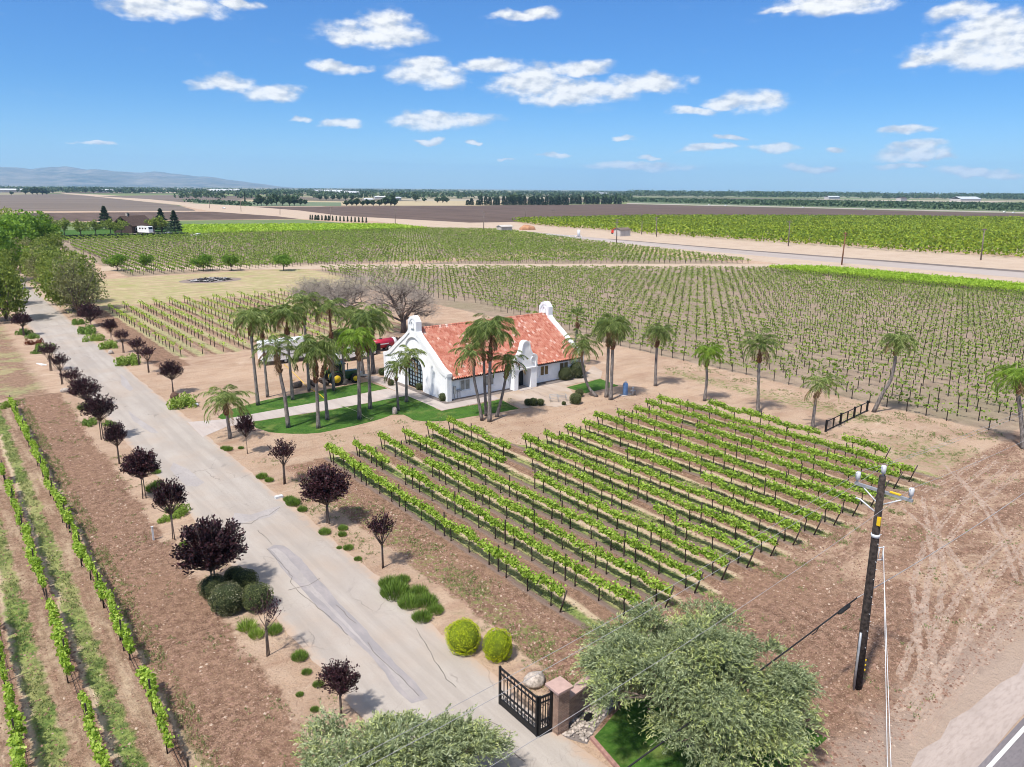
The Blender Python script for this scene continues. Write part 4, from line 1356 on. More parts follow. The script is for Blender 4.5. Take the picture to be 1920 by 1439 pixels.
PALMS = [
    ((484, 760), [(477, 690)], (470, 622), (468, 592), 'tall palm at the left end of the lawn, with a drooping dark crown', 'queen', .17, .88, 1.0),
    ((502, 745), [(497, 690)], (492, 632), (492, 588), 'second palm from the left in the lawn cluster, crown crowding its taller neighbour', 'queen', .15, .82, .7),
    ((541, 802), [(534, 745), (528, 715)], (522, 684), (517, 652), 'palm with a kinked trunk and bright leaning crown near the front edge of the lawn', 'thin', .18, .95, 1.6),
    ((549, 750), [(544, 690)], (538, 622), (537, 586), 'straight slim palm before the white camper, with a rounded crown', 'queen', .16, .86, .8),
    ((580, 734), [(575, 660)], (570, 602), (571, 563), 'tall palm at the back of the cluster, highest crown above the bare trees', 'wide', .16, .80, 1.0),
    ((597, 803), [(595, 750)], (592, 702), (590, 650), 'palm in the middle of the front lawn with a shaggy brown collar under its crown', 'queen', .18, .92, 1.7),
    ((614, 787), [(610, 740)], (606, 697), (614, 655), 'palm just right of the shaggy collared palm on the front lawn', 'wide', .17, .84, 1.2),
    ((626, 732), [(623, 680)], (621, 630), (617, 574), 'tall palm behind the tractor cab, feathery crown standing high', 'thin', .16, .98, .8),
    ((646, 722), [(644, 690)], (642, 655), (641, 628), 'short palm beside the tractor bonnet', 'queen', .15, .78, .6),
    ((674, 786), [(673, 720)], (671, 660), (668, 630), 'palm with a yellow green skirt of fronds and orange brown collar', 'lime', .18, .86, 1.9),
    ((694, 767), [(692, 700)], (689, 645), (686, 597), 'tallest palm nearest the house gable, at the right end of the cluster', 'queen', .18, .92, 1.8),
    ((681, 707), [(678, 680)], (674, 648), (660, 588), 'stout rough barked palm standing behind the lawn by the sprayer', 'wide', .26, .84, 2.2),
    ((700, 700), [(698, 668)], (696, 628), (704, 588), 'stout rough barked palm nearest the red tank', 'wide', .26, .86, 2.4),
    ((762, 754), [(762, 720)], (762, 688), (768, 664), 'small palm in front of the glazed arched door', 'thin', .16, .82, .4),
    ((747, 770), [(745, 740)], (743, 712), (744, 684), 'smallest palm on the lawn, left of the glazed arched door', 'thin', .13, .72, .3),
    ((432, 822), [(428, 795)], (424, 770), (422, 746), 'low palm with long arching fronds beside the driveway junction', 'wide', .16, .88, .9),
    ((904, 789), [(896, 745), (889, 710)], (888, 682), (883, 657), 'leftmost palm of the clump before the house, trunk bowed outwards', 'thin', .15, .92, .6),
    ((912, 780), [(909, 730)], (907, 672), (905, 618), 'tall dark palm at the back of the clump before the house', 'queen', .16, .92, .6),
    ((918, 791), [(918, 730)], (919, 668), (922, 612), 'tallest palm of the clump before the house, broad feathery crown', 'queen', .19, 1.06, 1.0),
    ((931, 782), [(942, 740)], (950, 698), (953, 672), 'short palm leaning right in the clump before the house door', 'thin', .16, .85, 1.4),
    ((1119, 744), [(1104, 727), (1095, 700)], (1090, 664), (1090, 643), 'curved palm leaning over the far corner of the house', 'wide', .17, .86, .5),
    ((1137, 745), [(1139, 700)], (1141, 644), (1143, 610), 'left palm of the tall pair right of the house', 'queen', .2, .84, .8),
    ((1145, 750), [(1147, 700)], (1149, 648), (1151, 606), 'right palm of the tall pair right of the house', 'queen', .2, .86, .9),
    ((1229, 724), [(1230, 680)], (1232, 646), (1237, 618), 'upright palm alone on bare dirt right of the blue tank', 'queen', .18, .80, .8),
    ((1321, 752), [(1325, 715)], (1325, 684), (1330, 655), 'light green palm alone at the corner of the front vineyard', 'lime', .16, .72, .6),
    ((1421, 775), [(1422, 720)], (1424, 672), (1426, 640), 'dark headed palm standing behind the front vineyard rows', 'wide', .17, .80, 1.0),
    ((1523, 804), [(1527, 770)], (1531, 742), (1542, 716), 'windswept palm left of the black pipe fence', 'thin', .16, .88, .6),
    ((1638, 773), [(1655, 738), (1669, 715), (1676, 690)], (1680, 660), (1686, 634), 'palm with a strongly curved leaning trunk at the end of the black pipe fence', 'queen', .18, .76, .8),
    ((1919, 842), [(1915, 790)], (1908, 730), (1906, 700), 'palm cut by the frame beside the plowed ground', 'lime', .2, .86, .8),
]
for i, (b_, via, tp, cp, lab, kind, rad, sc, boots) in enumerate(PALMS):
    palm(i, b_, via, tp, cp, lab, 'palms of the winery grounds', kind, rad, sc, boots)
palm(40, None, [], (1083, 612), (1082, 590), 'fan palm peeking up behind the far end of the house roof', 'palms of the winery grounds', 'fan', .2, 0.85, .6, base=(63.5, 69.0, 0))


# ------------------------------------------------------------------ purple plum trees
def plum_proto(k, n_sh, leaves, spread_up):
    g = np.random.default_rng(400 + k)
    root = thing('plum_tree', 'purple leaved plum tree', 'tree')
    t = MB().mat(0, True)
    for s_ in (-1, 1) if k % 2 == 0 else (-1, 0, 1):
        t.tube([(s_ * 0.09, 0.02 * s_, -0.05), (s_ * 0.06, 0, 0.7), (s_ * 0.05, 0.0, 1.35)], [0.035, 0.03, 0.028], 6)
    Ds, Cs = [], []
    O = np.array([0, 0, 1.2])
    for i in range(n_sh):
        a = g.uniform(0, 2 * math.pi)
        e_ = math.asin(g.uniform(-0.25, 1.0)) * spread_up + (1 - spread_up) * 1.2
        d = np.array([math.cos(a) * math.cos(e_), math.sin(a) * math.cos(e_), math.sin(e_)])
        L = 1.0 * g.uniform(0.72, 1.12)
        c = O + np.array([0, 0, 0.55])
        tip = c + d * L + np.array([0, 0, 0.10 * L])
        if i % 3 == 0:
            t.tube([O + g.normal(size=3) * 0.03, (O + tip) / 2 + np.array([0, 0, -0.06]), tip], [0.022, 0.014, 0.005], 4)
        u = g.uniform(0.3, 1.0, leaves) ** 0.8
        P = c + d * (u * L)[:, None] + np.array([0, 0, 0.10 * L]) * u[:, None] + g.normal(size=(leaves, 3)) * (0.10 - 0.05 * u)[:, None]
        Cs.append(P)
        Ds.append(np.tile(unit(d + np.array([0, 0, .5])), (leaves, 1)))
    t.build('trunk', MT['bark'], root)
    V_, F_ = leafcloud(np.concatenate(Cs), 0.115, 0.06, g, up=0.2, D=np.concatenate(Ds), wob=0.55)
    mesh_np('crown', V_, F_, MT['plum'], root)
    return root


PL = {'big': plum_proto(0, 210, 46, 1.0), 'mid': plum_proto(1, 120, 40, 0.95), 'mid2': plum_proto(2, 110, 40, 0.9), 'sparse': plum_proto(3, 62, 30, 0.6), 'thin': plum_proto(5, 26, 14, 0.8)}
PLUMS = [  # kind, base px, crown-centre px, crown radius px, label
    ('mid', (45, 630), (45, 604), 17, 'farthest dark plum tree on the left verge, before the green roadside trees'),
    ('sparse', (96, 696), (86, 662), 13, 'thin straggly plum tree leaning left, beside the white planks'),
    ('sparse', (117, 721), (114, 684), 12, 'narrow young plum tree just below the straggly one on the left verge'),
    ('sparse', (141, 742), (135, 710), 14, 'upright young plum tree touching a rounder plum tree in front of it'),
    ('mid', (162, 763), (156, 737), 27, 'wide flat topped plum tree on the left verge opposite the brown rock'),
    ('mid2', (192, 824), (189, 773), 31, 'full plum tree with twin stems on the left verge, dark shrubs under it'),
    ('mid', (224, 870), (218, 822), 21, 'smaller plum tree between two wider ones on the left verge'),
    ('big', (271, 935), (258, 877), 34, 'broad plum tree on the left verge with small green clumps at its foot'),
    ('mid2', (326, 1012), (309, 946), 30, 'plum tree on the left verge over a patch of lime green groundcover'),
    ('big', (402, 1108), (404, 1034), 64, 'largest plum tree on the left verge, above the clipped dark balls'),
    ('thin', (503, 1230), (496, 1152), 30, 'nearly leafless plum tree standing before the clipped dark balls'),
    ('mid2', (640, 1345), (642, 1284), 38, 'plum tree with long upright shoots nearest the gate, left of the driveway'),
    ('mid', (171, 612), (186, 595), 22, 'dark wide plum tree at the head of the right verge, by the small vineyard'),
    ('mid2', (210, 642), (201, 616), 15, 'dark plum tree second on the right verge, leaning left'),
    ('sparse', (232, 662), (227, 633), 10, 'reddish sapling plum by the tilled strip on the right verge'),
    ('sparse', (261, 684), (251, 655), 12, 'leaning sapling plum beyond the round green groundcover'),
    ('sparse', (279, 699), (274, 666), 11, 'small plum sapling before the bare dirt yard'),
    ('mid', (325, 738), (321, 697), 19, 'round headed plum tree above the brown rock on the right verge'),
    ('mid', (464, 851), (459, 805), 18, 'plum tree beside the low arching palm at the driveway junction'),
    ('sparse', (534, 908), (539, 857), 18, 'upright vase shaped plum tree alone on the dirt below the lawn'),
    ('big', (615, 982), (614, 923), 46, 'largest plum tree right of the driveway, dense near black crown'),
    ('sparse', (718, 1065), (713, 1006), 20, 'young plum tree on stakes right of the driveway, nearest the first vine row'),
]
gp_ = random.Random(9)
for kind, bpx, cpx, rr, lab in PLUMS:
    b_ = at(*bpx)
    c_ = lift(b_, *cpx)
    pr = PL[kind]
    w = {'big': 1.0, 'mid': 0.98, 'mid2': 0.97, 'sparse': 0.62, 'thin': 0.85}[kind]
    sxy = rr / ppm(c_) / w
    cz = 1.80
    need = c_[2]
    sz = max(sxy * 0.92, min(need / cz, sxy * 1.5))
    b_ = b_ + np.array([0, 0, max(min(0.0, need - cz * sz), -0.75 * sz)])
    place(pr, b_, gp_.uniform(0, 6.28), (sxy * gp_.uniform(.92, 1.08), sxy * gp_.uniform(.92, 1.08), sz * gp_.uniform(.95, 1.08)), lab, 'purple plum trees along the driveway')


# ------------------------------------------------------------------ leafy trees
def leafy_proto(name, seed, mat, h, r_, n_clump, n_leaf, size, trunk_h=0.25, shape=1.0, cat='tree', label='tree', barkmat='bark', grey=None, limbs=9, width=0.6):
    g = np.random.default_rng(seed)
    root = thing(name, label, cat)
    cz, rz_ = h * (trunk_h + (1 - trunk_h) / 2), h * (1 - trunk_h) / 2
    d = rand_dirs(n_clump, g)
    rad = g.uniform(0.25, 0.92, n_clump)[:, None]
    cen = d * rad * np.array([r_, r_, rz_]) * 0.95
    taper = 1 - shape * 0.35 * np.clip(cen[:, 2:] / rz_, -0.3, 1)
    cen[:, :2] *= taper
    cen[:, 2] += cz
    cr = np.stack([g.uniform(0.18, 0.36, n_clump) * r_] * 2 + [g.uniform(0.14, 0.28, n_clump) * r_], 1)
    t = MB().mat(0, True)
    t.tube([(0, 0, -0.1), (g.normal() * .05, g.normal() * .05, h * trunk_h * 0.6), (0, 0, h * trunk_h * 1.1)], [0.035 * h, 0.028 * h, 0.024 * h], 7)
    for i in range(min(limbs, n_clump)):
        a = np.array([0, 0, h * trunk_h * g.uniform(0.7, 1.1)])
        m_ = (a + cen[i]) / 2 + np.array([0, 0, 0.06 * h]) + g.normal(size=3) * 0.03 * h
        t.tube([a, m_, cen[i]], [0.016 * h, 0.010 * h, 0.004 * h], 5)
    t.build('trunk', MT[barkmat], root)
    P = clump_points(n_leaf, g, cen, cr)
    V_, F_ = leafcloud(P, size, size * width, g, up=0.6)
    mesh_np('crown', V_, F_, MT[mat], root)
    return root


gt = random.Random(12)
# roadside trees far down the driveway
TG = leafy_proto('roadside_tree', 501, 'tree', 7.0, 3.9, 60, 7000, 0.32, 0.02, .7)
TG2 = leafy_proto('roadside_tree', 502, 'tree', 7.0, 3.7, 56, 6500, 0.32, 0.02, 0.5)
TGG = leafy_proto('roadside_tree', 503, 'tree_grey', 7.0, 3.4, 60, 4600, 0.24, 0.05, limbs=40)
TB = leafy_proto('roadside_tree', 504, 'tree_bright', 9.0, 5.2, 60, 5200, 0.55, 0.14)
ROADT = [(TG, (12, 602), 7.0, .78, 'round green tree on the left verge, at the frame edge by the first dark plum'), (TGG, (150, 594), 7.0, .85, 'grey twiggy half leafed tree right of the driveway, nearest of the roadside row'),
         (TG2, (140, 584), 7.0, .95, 'yellow green tree just behind the grey twiggy roadside tree'), (TG, (128, 570), 6.6, .9, 'green tree third from the front, right of the driveway end'),
         (TG2, (112, 556), 6.4, .85, 'green tree fourth from the front, right of the driveway end'), (TGG, (95, 543), 6.4, .85, 'greyish tree closing the driveway view on the right'),
         (TG, (-14, 575), 6.6, .9, 'green tree behind the frame edge tree, left of the driveway'), (TG2, (12, 545), 6.0, .7, 'small green tree left of the driveway end'),
         (TB, (20, 510), 9.5, 1.1, 'big bright green tree towering over the left roadside row'), (TB, (64, 492), 9.5, 1.05, 'big bright green tree beside the grass field, left'), (TG2, (95, 505), 6.5, 1.0, 'mid green tree below the big bright green trees'),
         (TGG, (58, 518), 6.4, 1.0, 'dull grey green tree under the bright green trees'), (TG2, (120, 545), 6.6, .9, 'leafy tree behind the right hand roadside row'), (TG, (82, 530), 6.6, .9, 'rounded tree just beyond the visible end of the driveway'), (TB, (-20, 530), 8.5, 1.0, 'bright tree at the frame edge behind the left verge'), (TG, (30, 480), 9.5, 1.0, 'dark green tree top furthest back in the left corner')]
for pr, bpx, h_, w_, lab in ROADT:
    b_ = at(*bpx)
    H0 = 9.0 if pr is TB else 7.0
    q_ = 1.62 * h_ / H0
    place(pr, b_, gt.uniform(0, 6.28), (w_ * q_, w_ * q_, q_), lab, 'trees lining the far end of the driveway')

# five rounded orchard trees on the dirt track
ORC = leafy_proto('orchard_tree', 520, 'tree_bright', 4.6, 3.3, 34, 2600, 0.36, 0.26, -0.2)
for (bpx, w_, lab) in (((220, 508), 1.0, 'spreading low orchard tree, first from the left on the dirt track'), ((275, 507), .72, 'smallest orchard tree, second on the dirt track'), ((381, 508), 1.0, 'dense orchard tree beyond the burnt heap'),
                       ((434, 508), .85, 'round orchard tree right of the burnt heap'), ((532, 508), .98, 'orchard tree alone at the right of the dirt track trees')):
    place(ORC, at(*bpx), gt.uniform(0, 6.28), (w_, w_, 0.98), lab, 'orchard trees on the dirt track')

# trees and conifers of the farmhouse
FT = leafy_proto('garden_tree', 530, 'tree', 7.5, 4.4, 26, 900, 0.75, 0.28, 0.1)
for (bpx, s_, lab) in (((121, 442), 1.0, 'first open crowned tree on the farmhouse lawn'), ((152, 444), .95, 'dark vase shaped tree on the farmhouse lawn'), ((180, 441), .9, 'pale spreading tree on the farmhouse lawn'),
                       ((208, 440), .95, 'tree left of the green bush on the farmhouse lawn'), ((217, 441), .8, 'narrow tree touching its neighbour on the farmhouse lawn'), ((228, 440), .9, 'bushy tree left of the farmhouse'),
                       ((290, 437), .95, 'round bush right of the motorhome'), ((303, 436), 1.05, 'bushy tree before the middle conifer'), ((95, 440), 1.2, 'greyish tree at the left end of the farmhouse lawn')):
    place(FT, at(*bpx), gt.uniform(0, 6.28), s_, lab, 'garden trees round the farmhouse')


def conifer_proto(seed=540):
    g = np.random.default_rng(seed)
    root = thing('conifer', 'conifer', 'conifer')
    MB().mat(0, True).tube([(0, 0, -.1), (0, 0, 6), (0, 0, 11.5)], [.22, .13, .03], 6).build('trunk', MT['bark'], root)
    n_ = 1500
    z = 1.2 + 10.4 * g.random(n_) ** 1.25
    rr = (1 - (z - 1.0) / 11.0) * 3.4 * g.uniform(.35, 1, n_) ** .6 * (0.8 + 0.25 * np.sin(z * 4.2))
    a = g.uniform(0, 2 * math.pi, n_)
    C = np.stack([rr * np.cos(a), rr * np.sin(a), z - rr * 0.15], 1)
    D = np.stack([np.cos(a), np.sin(a), np.full(n_, -0.25)], 1)
    V_, F_ = leafcloud(C, 1.0, 0.4, g, up=1.0, D=D, wob=.3)
    mesh_np('crown', V_, F_, MT['dark_leaf'], root)
    return root


CON = conifer_proto()
for (bpx, s_, lab) in (((199, 430), 1.05, 'dark spire shaped conifer left of the farmhouse'), ((243, 434), .8, 'conifer before the farmhouse gable'), ((304, 434), 1.0, 'slender conifer right of the farmhouse'), ((329, 437), .95, 'broad dark conifer by the white cars')):
    place(CON, at(*bpx), gt.uniform(0, 6.28), (s_ * 1.5, s_ * 1.5, s_ * .95), lab, 'conifers round the farmhouse')

# clustered trees of the farmstead beyond the plowed field, the windbreak and shrubs
MID = leafy_proto('farm_tree', 550, 'far_leaf', 10.0, 6.0, 20, 420, 2.0, 0.1)
MIDT = [((483, 386), 1.2), ((490, 386), 1.5), ((500, 387), .9), ((510, 386), 1.25), ((519, 385), 1.6), ((530, 386), 1.2), ((543, 386), 1.4), ((552, 386), 1.3), ((563, 386), 1.0), ((572, 385), .8), ((600, 376), 1.1), ((612, 376), 1.0), ((624, 376), 1.1), ((636, 376), 1.1), ((648, 376), 1.2), ((660, 376), 1.1),
        ((650, 387), .8), ((660, 387), 1.0), ((668, 387), 1.1), ((680, 387), .8), ((690, 387), 1.0), ((700, 387), .9), ((712, 387), .9), ((722, 387), 1.3), ((733, 387), 1.6), ((740, 387), 1.0), ((780, 379), 1.5), ((795, 379), .8), ((820, 381), 1.0), ((830, 381), 1.2), ((838, 381), 1.0),
        ((962, 384), 1.6), ((975, 384), 1.4), ((1000, 384), 1.2), ((1012, 384), 1.1), ((1035, 384), 1.2), ((1050, 384), 1.1), ((955, 377), 1.3), ((975, 376), 1.4), ((1030, 376), 1.2), ((1045, 376), 1.3), ((1080, 377), .9)]
MIDT += [((22, 366), .9), ((48, 365), 1.6), ((62, 366), 1.8), ((70, 366), 1.9), ((80, 366), 1.8), ((88, 366), 1.3), ((160, 362.5), 1.5), ((176, 363), 1.7), ((188, 362.5), 1.6), ((206, 362), 1.2), ((225, 362.5), 1.5), ((248, 362.5), 1.9), ((262, 363), 1.5), ((285, 363), 1.4), ((305, 363), 1.3), ((325, 363), 1.7), ((345, 363.5), 1.2)]
for (bpx, s_) in MIDT:
    grp = 'trees edging the left plowed fields' if bpx[0] < 350 else 'farmstead trees beyond the right plowed field' if bpx[0] < 600 else ('shrubby trees by the far farm sheds' if bpx[0] < 760 else 'rounded trees round the dark windbreak')
    lab = 'dark bushy tree in the line edging the left plowed fields' if bpx[0] < 350 else 'bushy dark tree in the farmstead clump beyond the plowed field' if bpx[0] < 600 else ('shrubby tree in the low line beyond the plowed field' if bpx[0] < 760 else 'rounded tree standing by the dark windbreak')
    place(MID, at(*bpx), gt.uniform(0, 6.28), (s_, s_, s_ * .9), lab, grp)


def cypress_proto():
    g = np.random.default_rng(560)
    root = thing('windbreak_tree', 'tree', 'tree')
    MB().tube([(0, 0, -.2), (0, 0, 8)], [.4, .1], 5).build('trunk', MT['bark'], root)
    n_ = 260
    z = 0.8 + 10.5 * g.random(n_)
    rr = 2.9 * np.sqrt(np.clip(1 - (z / 11.6) ** 2, 0, 1)) * g.uniform(.5, 1, n_)
    a = g.uniform(0, 6.28, n_)
    V_, F_ = leafcloud(np.stack([rr * np.cos(a), rr * np.sin(a), z], 1), 2.0, 1.2, g, up=.3)
    mesh_np('crown', V_, F_, MT['dark_leaf'], root)
    return root


CYP = cypress_proto()
for k in range(36):
    x = 878 + k * 8.1
    y = 385.3 if x < 1070 else 383.6
    place(CYP, at(x + gt.uniform(-2, 2), y), gt.uniform(0, 6), (1.15, 1.15, gt.uniform(.85, 1.15) * (1.0 if x > 900 else .7)), 'dark tree in the long windbreak edging the plowed field', 'dark windbreak trees')
for k, x in enumerate((582, 586, 592, 597, 604, 611, 617, 624, 631, 638, 645, 652, 659, 666, 673, 680, 687)):
    y = 412.5 + (x - 582) * 0.055
    place(CYP, at(x, y), 0, (0.22 * (1.6 if k in (2, 3, 5, 6) else 1), 0.22 * (1.6 if k in (2, 3, 5, 6) else 1), .30), 'little dark columnar sapling in the row beside the canal road', 'columnar saplings by the canal road')
place(CYP, at(460, 384), 0, (.35, .35, 1.35), 'single pencil thin cypress at the left of the farmstead')

# far woodland reading as one mass
g = np.random.default_rng(570)
nT = 8200
px_ = g.uniform(-60, 1980, nT)
hz_ = 346 + 0.0083 * px_
dep = np.exp(g.uniform(math.log(4.5), math.log(26), nT))
dep = np.where(px_ > 1180, g.uniform(6.5, 13.5, nT), dep)
dep = np.where((px_ < 560) & (g.random(nT) < .5), g.uniform(9, 15, nT), dep)
ok = (g.random(nT) < np.clip(0.65 + 0.5 * np.sin(px_ * 0.021 + dep * 0.7) * np.sin(px_ * 0.0067 + dep * 0.31), 0.05, 1)) & ~((px_ < 330) & (dep > 15)) & ~((px_ > 560) & (px_ < 1100) & (dep > 21))
px_, hz_, dep = px_[ok], hz_[ok], dep[ok]
B = np.array([at(a, b_ + c_) for a, b_, c_ in zip(px_, hz_, dep)])
hT = g.uniform(6, 15, len(B)) * np.where(px_ > 1180, 1.7, 1.0) * np.where(px_ < 330, 1.15, 1.0)
kk = 16
idx = np.repeat(np.arange(len(B)), kk)
d = rand_dirs(len(idx), g)
C = B[idx] + d * np.stack([hT[idx] * 0.75, hT[idx] * 0.75, hT[idx] * 0.42], 1) * g.uniform(.5, 1, len(idx))[:, None] + np.stack([0 * hT[idx], 0 * hT[idx], hT[idx] * 0.52], 1)
C[:, 2] = np.maximum(C[:, 2], 0.6)
V_, F_ = leafcloud(C, 5.5, 4.2, g, up=.5)
tag(mesh_np('far_woodland', V_, F_, MT['far_leaf']), kind='stuff')

# citrus orchard across the canal road and the far orchard
g = np.random.default_rng(580)
def orchard(name, poly, dx, dy, hgt, leaves, size, mat, seed):
    g = np.random.default_rng(seed)
    P = np.array(poly)
    X, Y = [a.ravel() for a in np.meshgrid(np.arange(P[:, 0].min(), P[:, 0].max(), dx), np.arange(P[:, 1].min(), P[:, 1].max(), dy))]
    k = inpoly(X, Y, poly) & (g.random(len(X)) > .01)
    X, Y = X[k], Y[k]
    idx = np.repeat(np.arange(len(X)), leaves)
    d = rand_dirs(len(idx), g)
    sc_ = g.uniform(.85, 1.1, len(X))[idx]
    C = np.stack([X[idx] + d[:, 0] * dx * .48 * sc_, Y[idx] + d[:, 1] * dy * .62 * sc_, hgt * (.58 + .42 * d[:, 2] * sc_)], 1)
    V_, F_ = leafcloud(C, size, size * .75, g, up=.8)
    tag(mesh_np(name, V_, F_, MT[mat]), kind='stuff')


orchard('citrus_orchard', px((957, 416.5), (1010, 424), (1300, 447), (1600, 467), (1925, 487), (1925, 413.5), (1700, 411), (1500, 410), (1230, 410), (1100, 413)), 5.6, 5.0, 3.4, 30, 1.15, 'citrus', 581)
orchard('far_orchard', px((1180, 379), (1500, 387), (1925, 396.5), (1925, 388), (1500, 381), (1180, 376.5)), 13, 11, 6.0, 12, 4.5, 'far_leaf', 582)
orchard('far_orchard', px((345, 380), (470, 387.8), (465, 384.5), (350, 378.6)), 12, 10, 4.0, 10, 4.0, 'far_leaf', 583)


# ------------------------------------------------------------------ bare winter trees behind the house
def bare_tree(seed, label, loc, h, spreadf, n1=7, tw=5200):
    g = np.random.default_rng(seed)
    root = thing('bare_tree', label, 'bare tree', loc, 0, 'leafless trees behind the house')
    t = MB().mat(0, True)
    tips = []

    def grow(p, d, L, r_, lev):
        q = [p]
        k = 3
        for i in range(k):
            d = unit(d + g.normal(size=3) * 0.16 + np.array([0, 0, 0.03]))
            p = p + d * L / k
            q.append(p)
        t.tube(q, [r_ * (1 - 0.4 * i / k) for i in range(k + 1)], 5 if lev < 2 else 3, cap=False)
        if lev >= 3:
            tips.append((p, d, L))
            return
        for j in range(g.integers(3, 5)):
            nd_ = unit(d * 0.75 + g.normal(size=3) * np.array([0.62 * spreadf, 0.62 * spreadf, 0.32]))
            nd_[2] = max(nd_[2], -0.05)
            grow(q[-1] if j < 2 else q[2], unit(nd_), L * g.uniform(.6, .82), r_ * .55, lev + 1)

    O = np.array([0, 0, 0.0])
    t.tube([O - [0, 0, .1], O + [0, 0, h * .10], O + [0.05, 0, h * .2]], [.05 * h, .04 * h, .036 * h], 8)
    for i in range(n1):
        a = 2 * math.pi * i / n1 + g.normal() * .2
        e_ = g.uniform(.45, 1.15)
        grow(np.array([0.0, 0, h * g.uniform(.15, .2)]), np.array([math.cos(a) * math.cos(e_) * spreadf, math.sin(a) * math.cos(e_) * spreadf, math.sin(e_)]), h * .30, .018 * h, 0)
    t.build('trunk', MT['limb'], root)
    k = g.integers(0, len(tips), tw)
    P0 = np.array([tips[i][0] for i in k]) + g.normal(size=(tw, 3)) * 0.4
    D = unit(np.array([tips[i][1] for i in k]) + g.normal(size=(tw, 3)) * .7)
    L = g.uniform(.4, 1.1, tw)
    V_, F_ = quads(P0 + D * L[:, None] * .3, D, unit(np.cross(D, rand_dirs(tw, g))), L, np.full(tw, .034))
    mesh_np('twigs', V_, F_, MT['twig'], root)


bare_tree(601, 'wide bare tree with grey twigs directly behind the house bell gable', at(757, 624), 11.0, 1.3, 9, 9500)
bare_tree(602, 'low spreading bare tree behind the palm crowns', at(655, 596), 9.4, 1.5, 9, 8500)
bare_tree(603, 'bare tree at the left of the leafless group, nearest the burnt heap', at(598, 590), 8.2, 1.5, 8, 7000)


# ------------------------------------------------------------------ olive trees at the gate
def olive(seed, label, loc, h, r_, nspray, stretch=(1, 1)):
    g = np.random.default_rng(seed)
    root = thing('olive_tree', label, 'olive tree', loc, 0, 'silvery olive trees at the gate')
    t = MB().mat(0, True)
    nC_ = 210
    nL_ = 20
    dl_ = rand_dirs(nL_, g)
    dl_[:, 2] = np.abs(dl_[:, 2]) * 1.2 - 0.45
    lob = dl_ * g.uniform(.45, .85, nL_)[:, None] * np.array([r_ * stretch[0], r_ * stretch[1], h * .40]) + np.array([0, 0, h * .50])
    lob[0] = (0, 0, h * .72)
    lr_ = g.uniform(.20, .38, nL_) * r_
    d = rand_dirs(nC_, g)
    d[:, 2] = np.abs(d[:, 2]) * 1.1 - 0.3
    kl_ = g.integers(0, nL_, nC_)
    cen = lob[kl_] + d * lr_[kl_][:, None] * g.uniform(.6, 1.0, nC_)[:, None]
    cen[:, 2] = np.maximum(cen[:, 2], .7)
    cr = g.uniform(.07, .15, nC_) * r_
    for i in range(0, nC_, 4):
        a = np.array([g.normal() * .15, g.normal() * .15, 0.9])
        m_ = (a + cen[i]) / 2 + np.array([0, 0, .35])
        t.tube([a, lob[kl_[i]] * .8 + m_ * .2, cen[i]], [.11, .06, .015], 6)
    for s_ in (-1, 0, 1):
        t.tube([(s_ * .25, .1 * s_, -.1), (s_ * .12, 0, .6), (0, 0, 1.2)], [.26, .2, .16], 8)
    t.build('trunk', MT['bark'], root)
    k = g.integers(0, nC_, nspray)
    dd = rand_dirs(nspray, g)
    dd[:, 2] = np.abs(dd[:, 2]) * .9 + .1 * dd[:, 2]
    P = cen[k] + dd * (cr[k] * g.uniform(.45, 1.0, nspray))[:, None] * np.array([1, 1, .85])
    out = unit(dd * .7 + 0.8 * unit(P - np.array([0, 0, h * .35])) + np.array([0, 0, .25]) + g.normal(size=(nspray, 3)) * .55)
    nl = 15
    u = np.tile(np.linspace(0, 1, nl), nspray)
    sp_ = np.repeat(np.arange(nspray), nl)
    Ls = (g.uniform(.35, .7, nspray) + (g.random(nspray) < .12) * .45)[sp_]
    C = P[sp_] + out[sp_] * (u * Ls)[:, None] + np.array([0, 0, -1.0]) * (u ** 2 * Ls * .45)[:, None] + g.normal(size=(len(u), 3)) * .025
    D = unit(out[sp_] + np.array([0, 0, -1.0]) * (u * .6)[:, None] + g.normal(size=(len(u), 3)) * .45)
    Sd = unit(np.cross(D, rand_dirs(len(u), g)))
    V_, F_ = quads(C, D, Sd, (.165 * g.uniform(.7, 1.3, len(u))), .038 * g.uniform(.8, 1.3, len(u)))
    tipc = g.random(nC_)
    edge_ = np.linalg.norm((P - cen[k]) / cr[k][:, None], axis=1)
    mi_ = ((u * .6 + edge_[sp_] * .7 + tipc[k][sp_] * .7 + g.random(len(u)) * .35) > 1.62).astype(np.int32)
    mesh_np('crown', V_, F_, [MT['olive'], MT['olive_tip']], root, mi=mi_)
    return root


olive(611, 'large silvery olive tree right of the gate pillar, crown over the stone wall', (22.1, 16.0, 0), 5.2, 5.3, 10500, (1.12, 1.0))
olive(612, 'silvery olive tree left of the gate, cut off by the lower frame edge', (9.7, 19.9, 0), 3.5, 3.8, 7800, (1.15, 1.0))


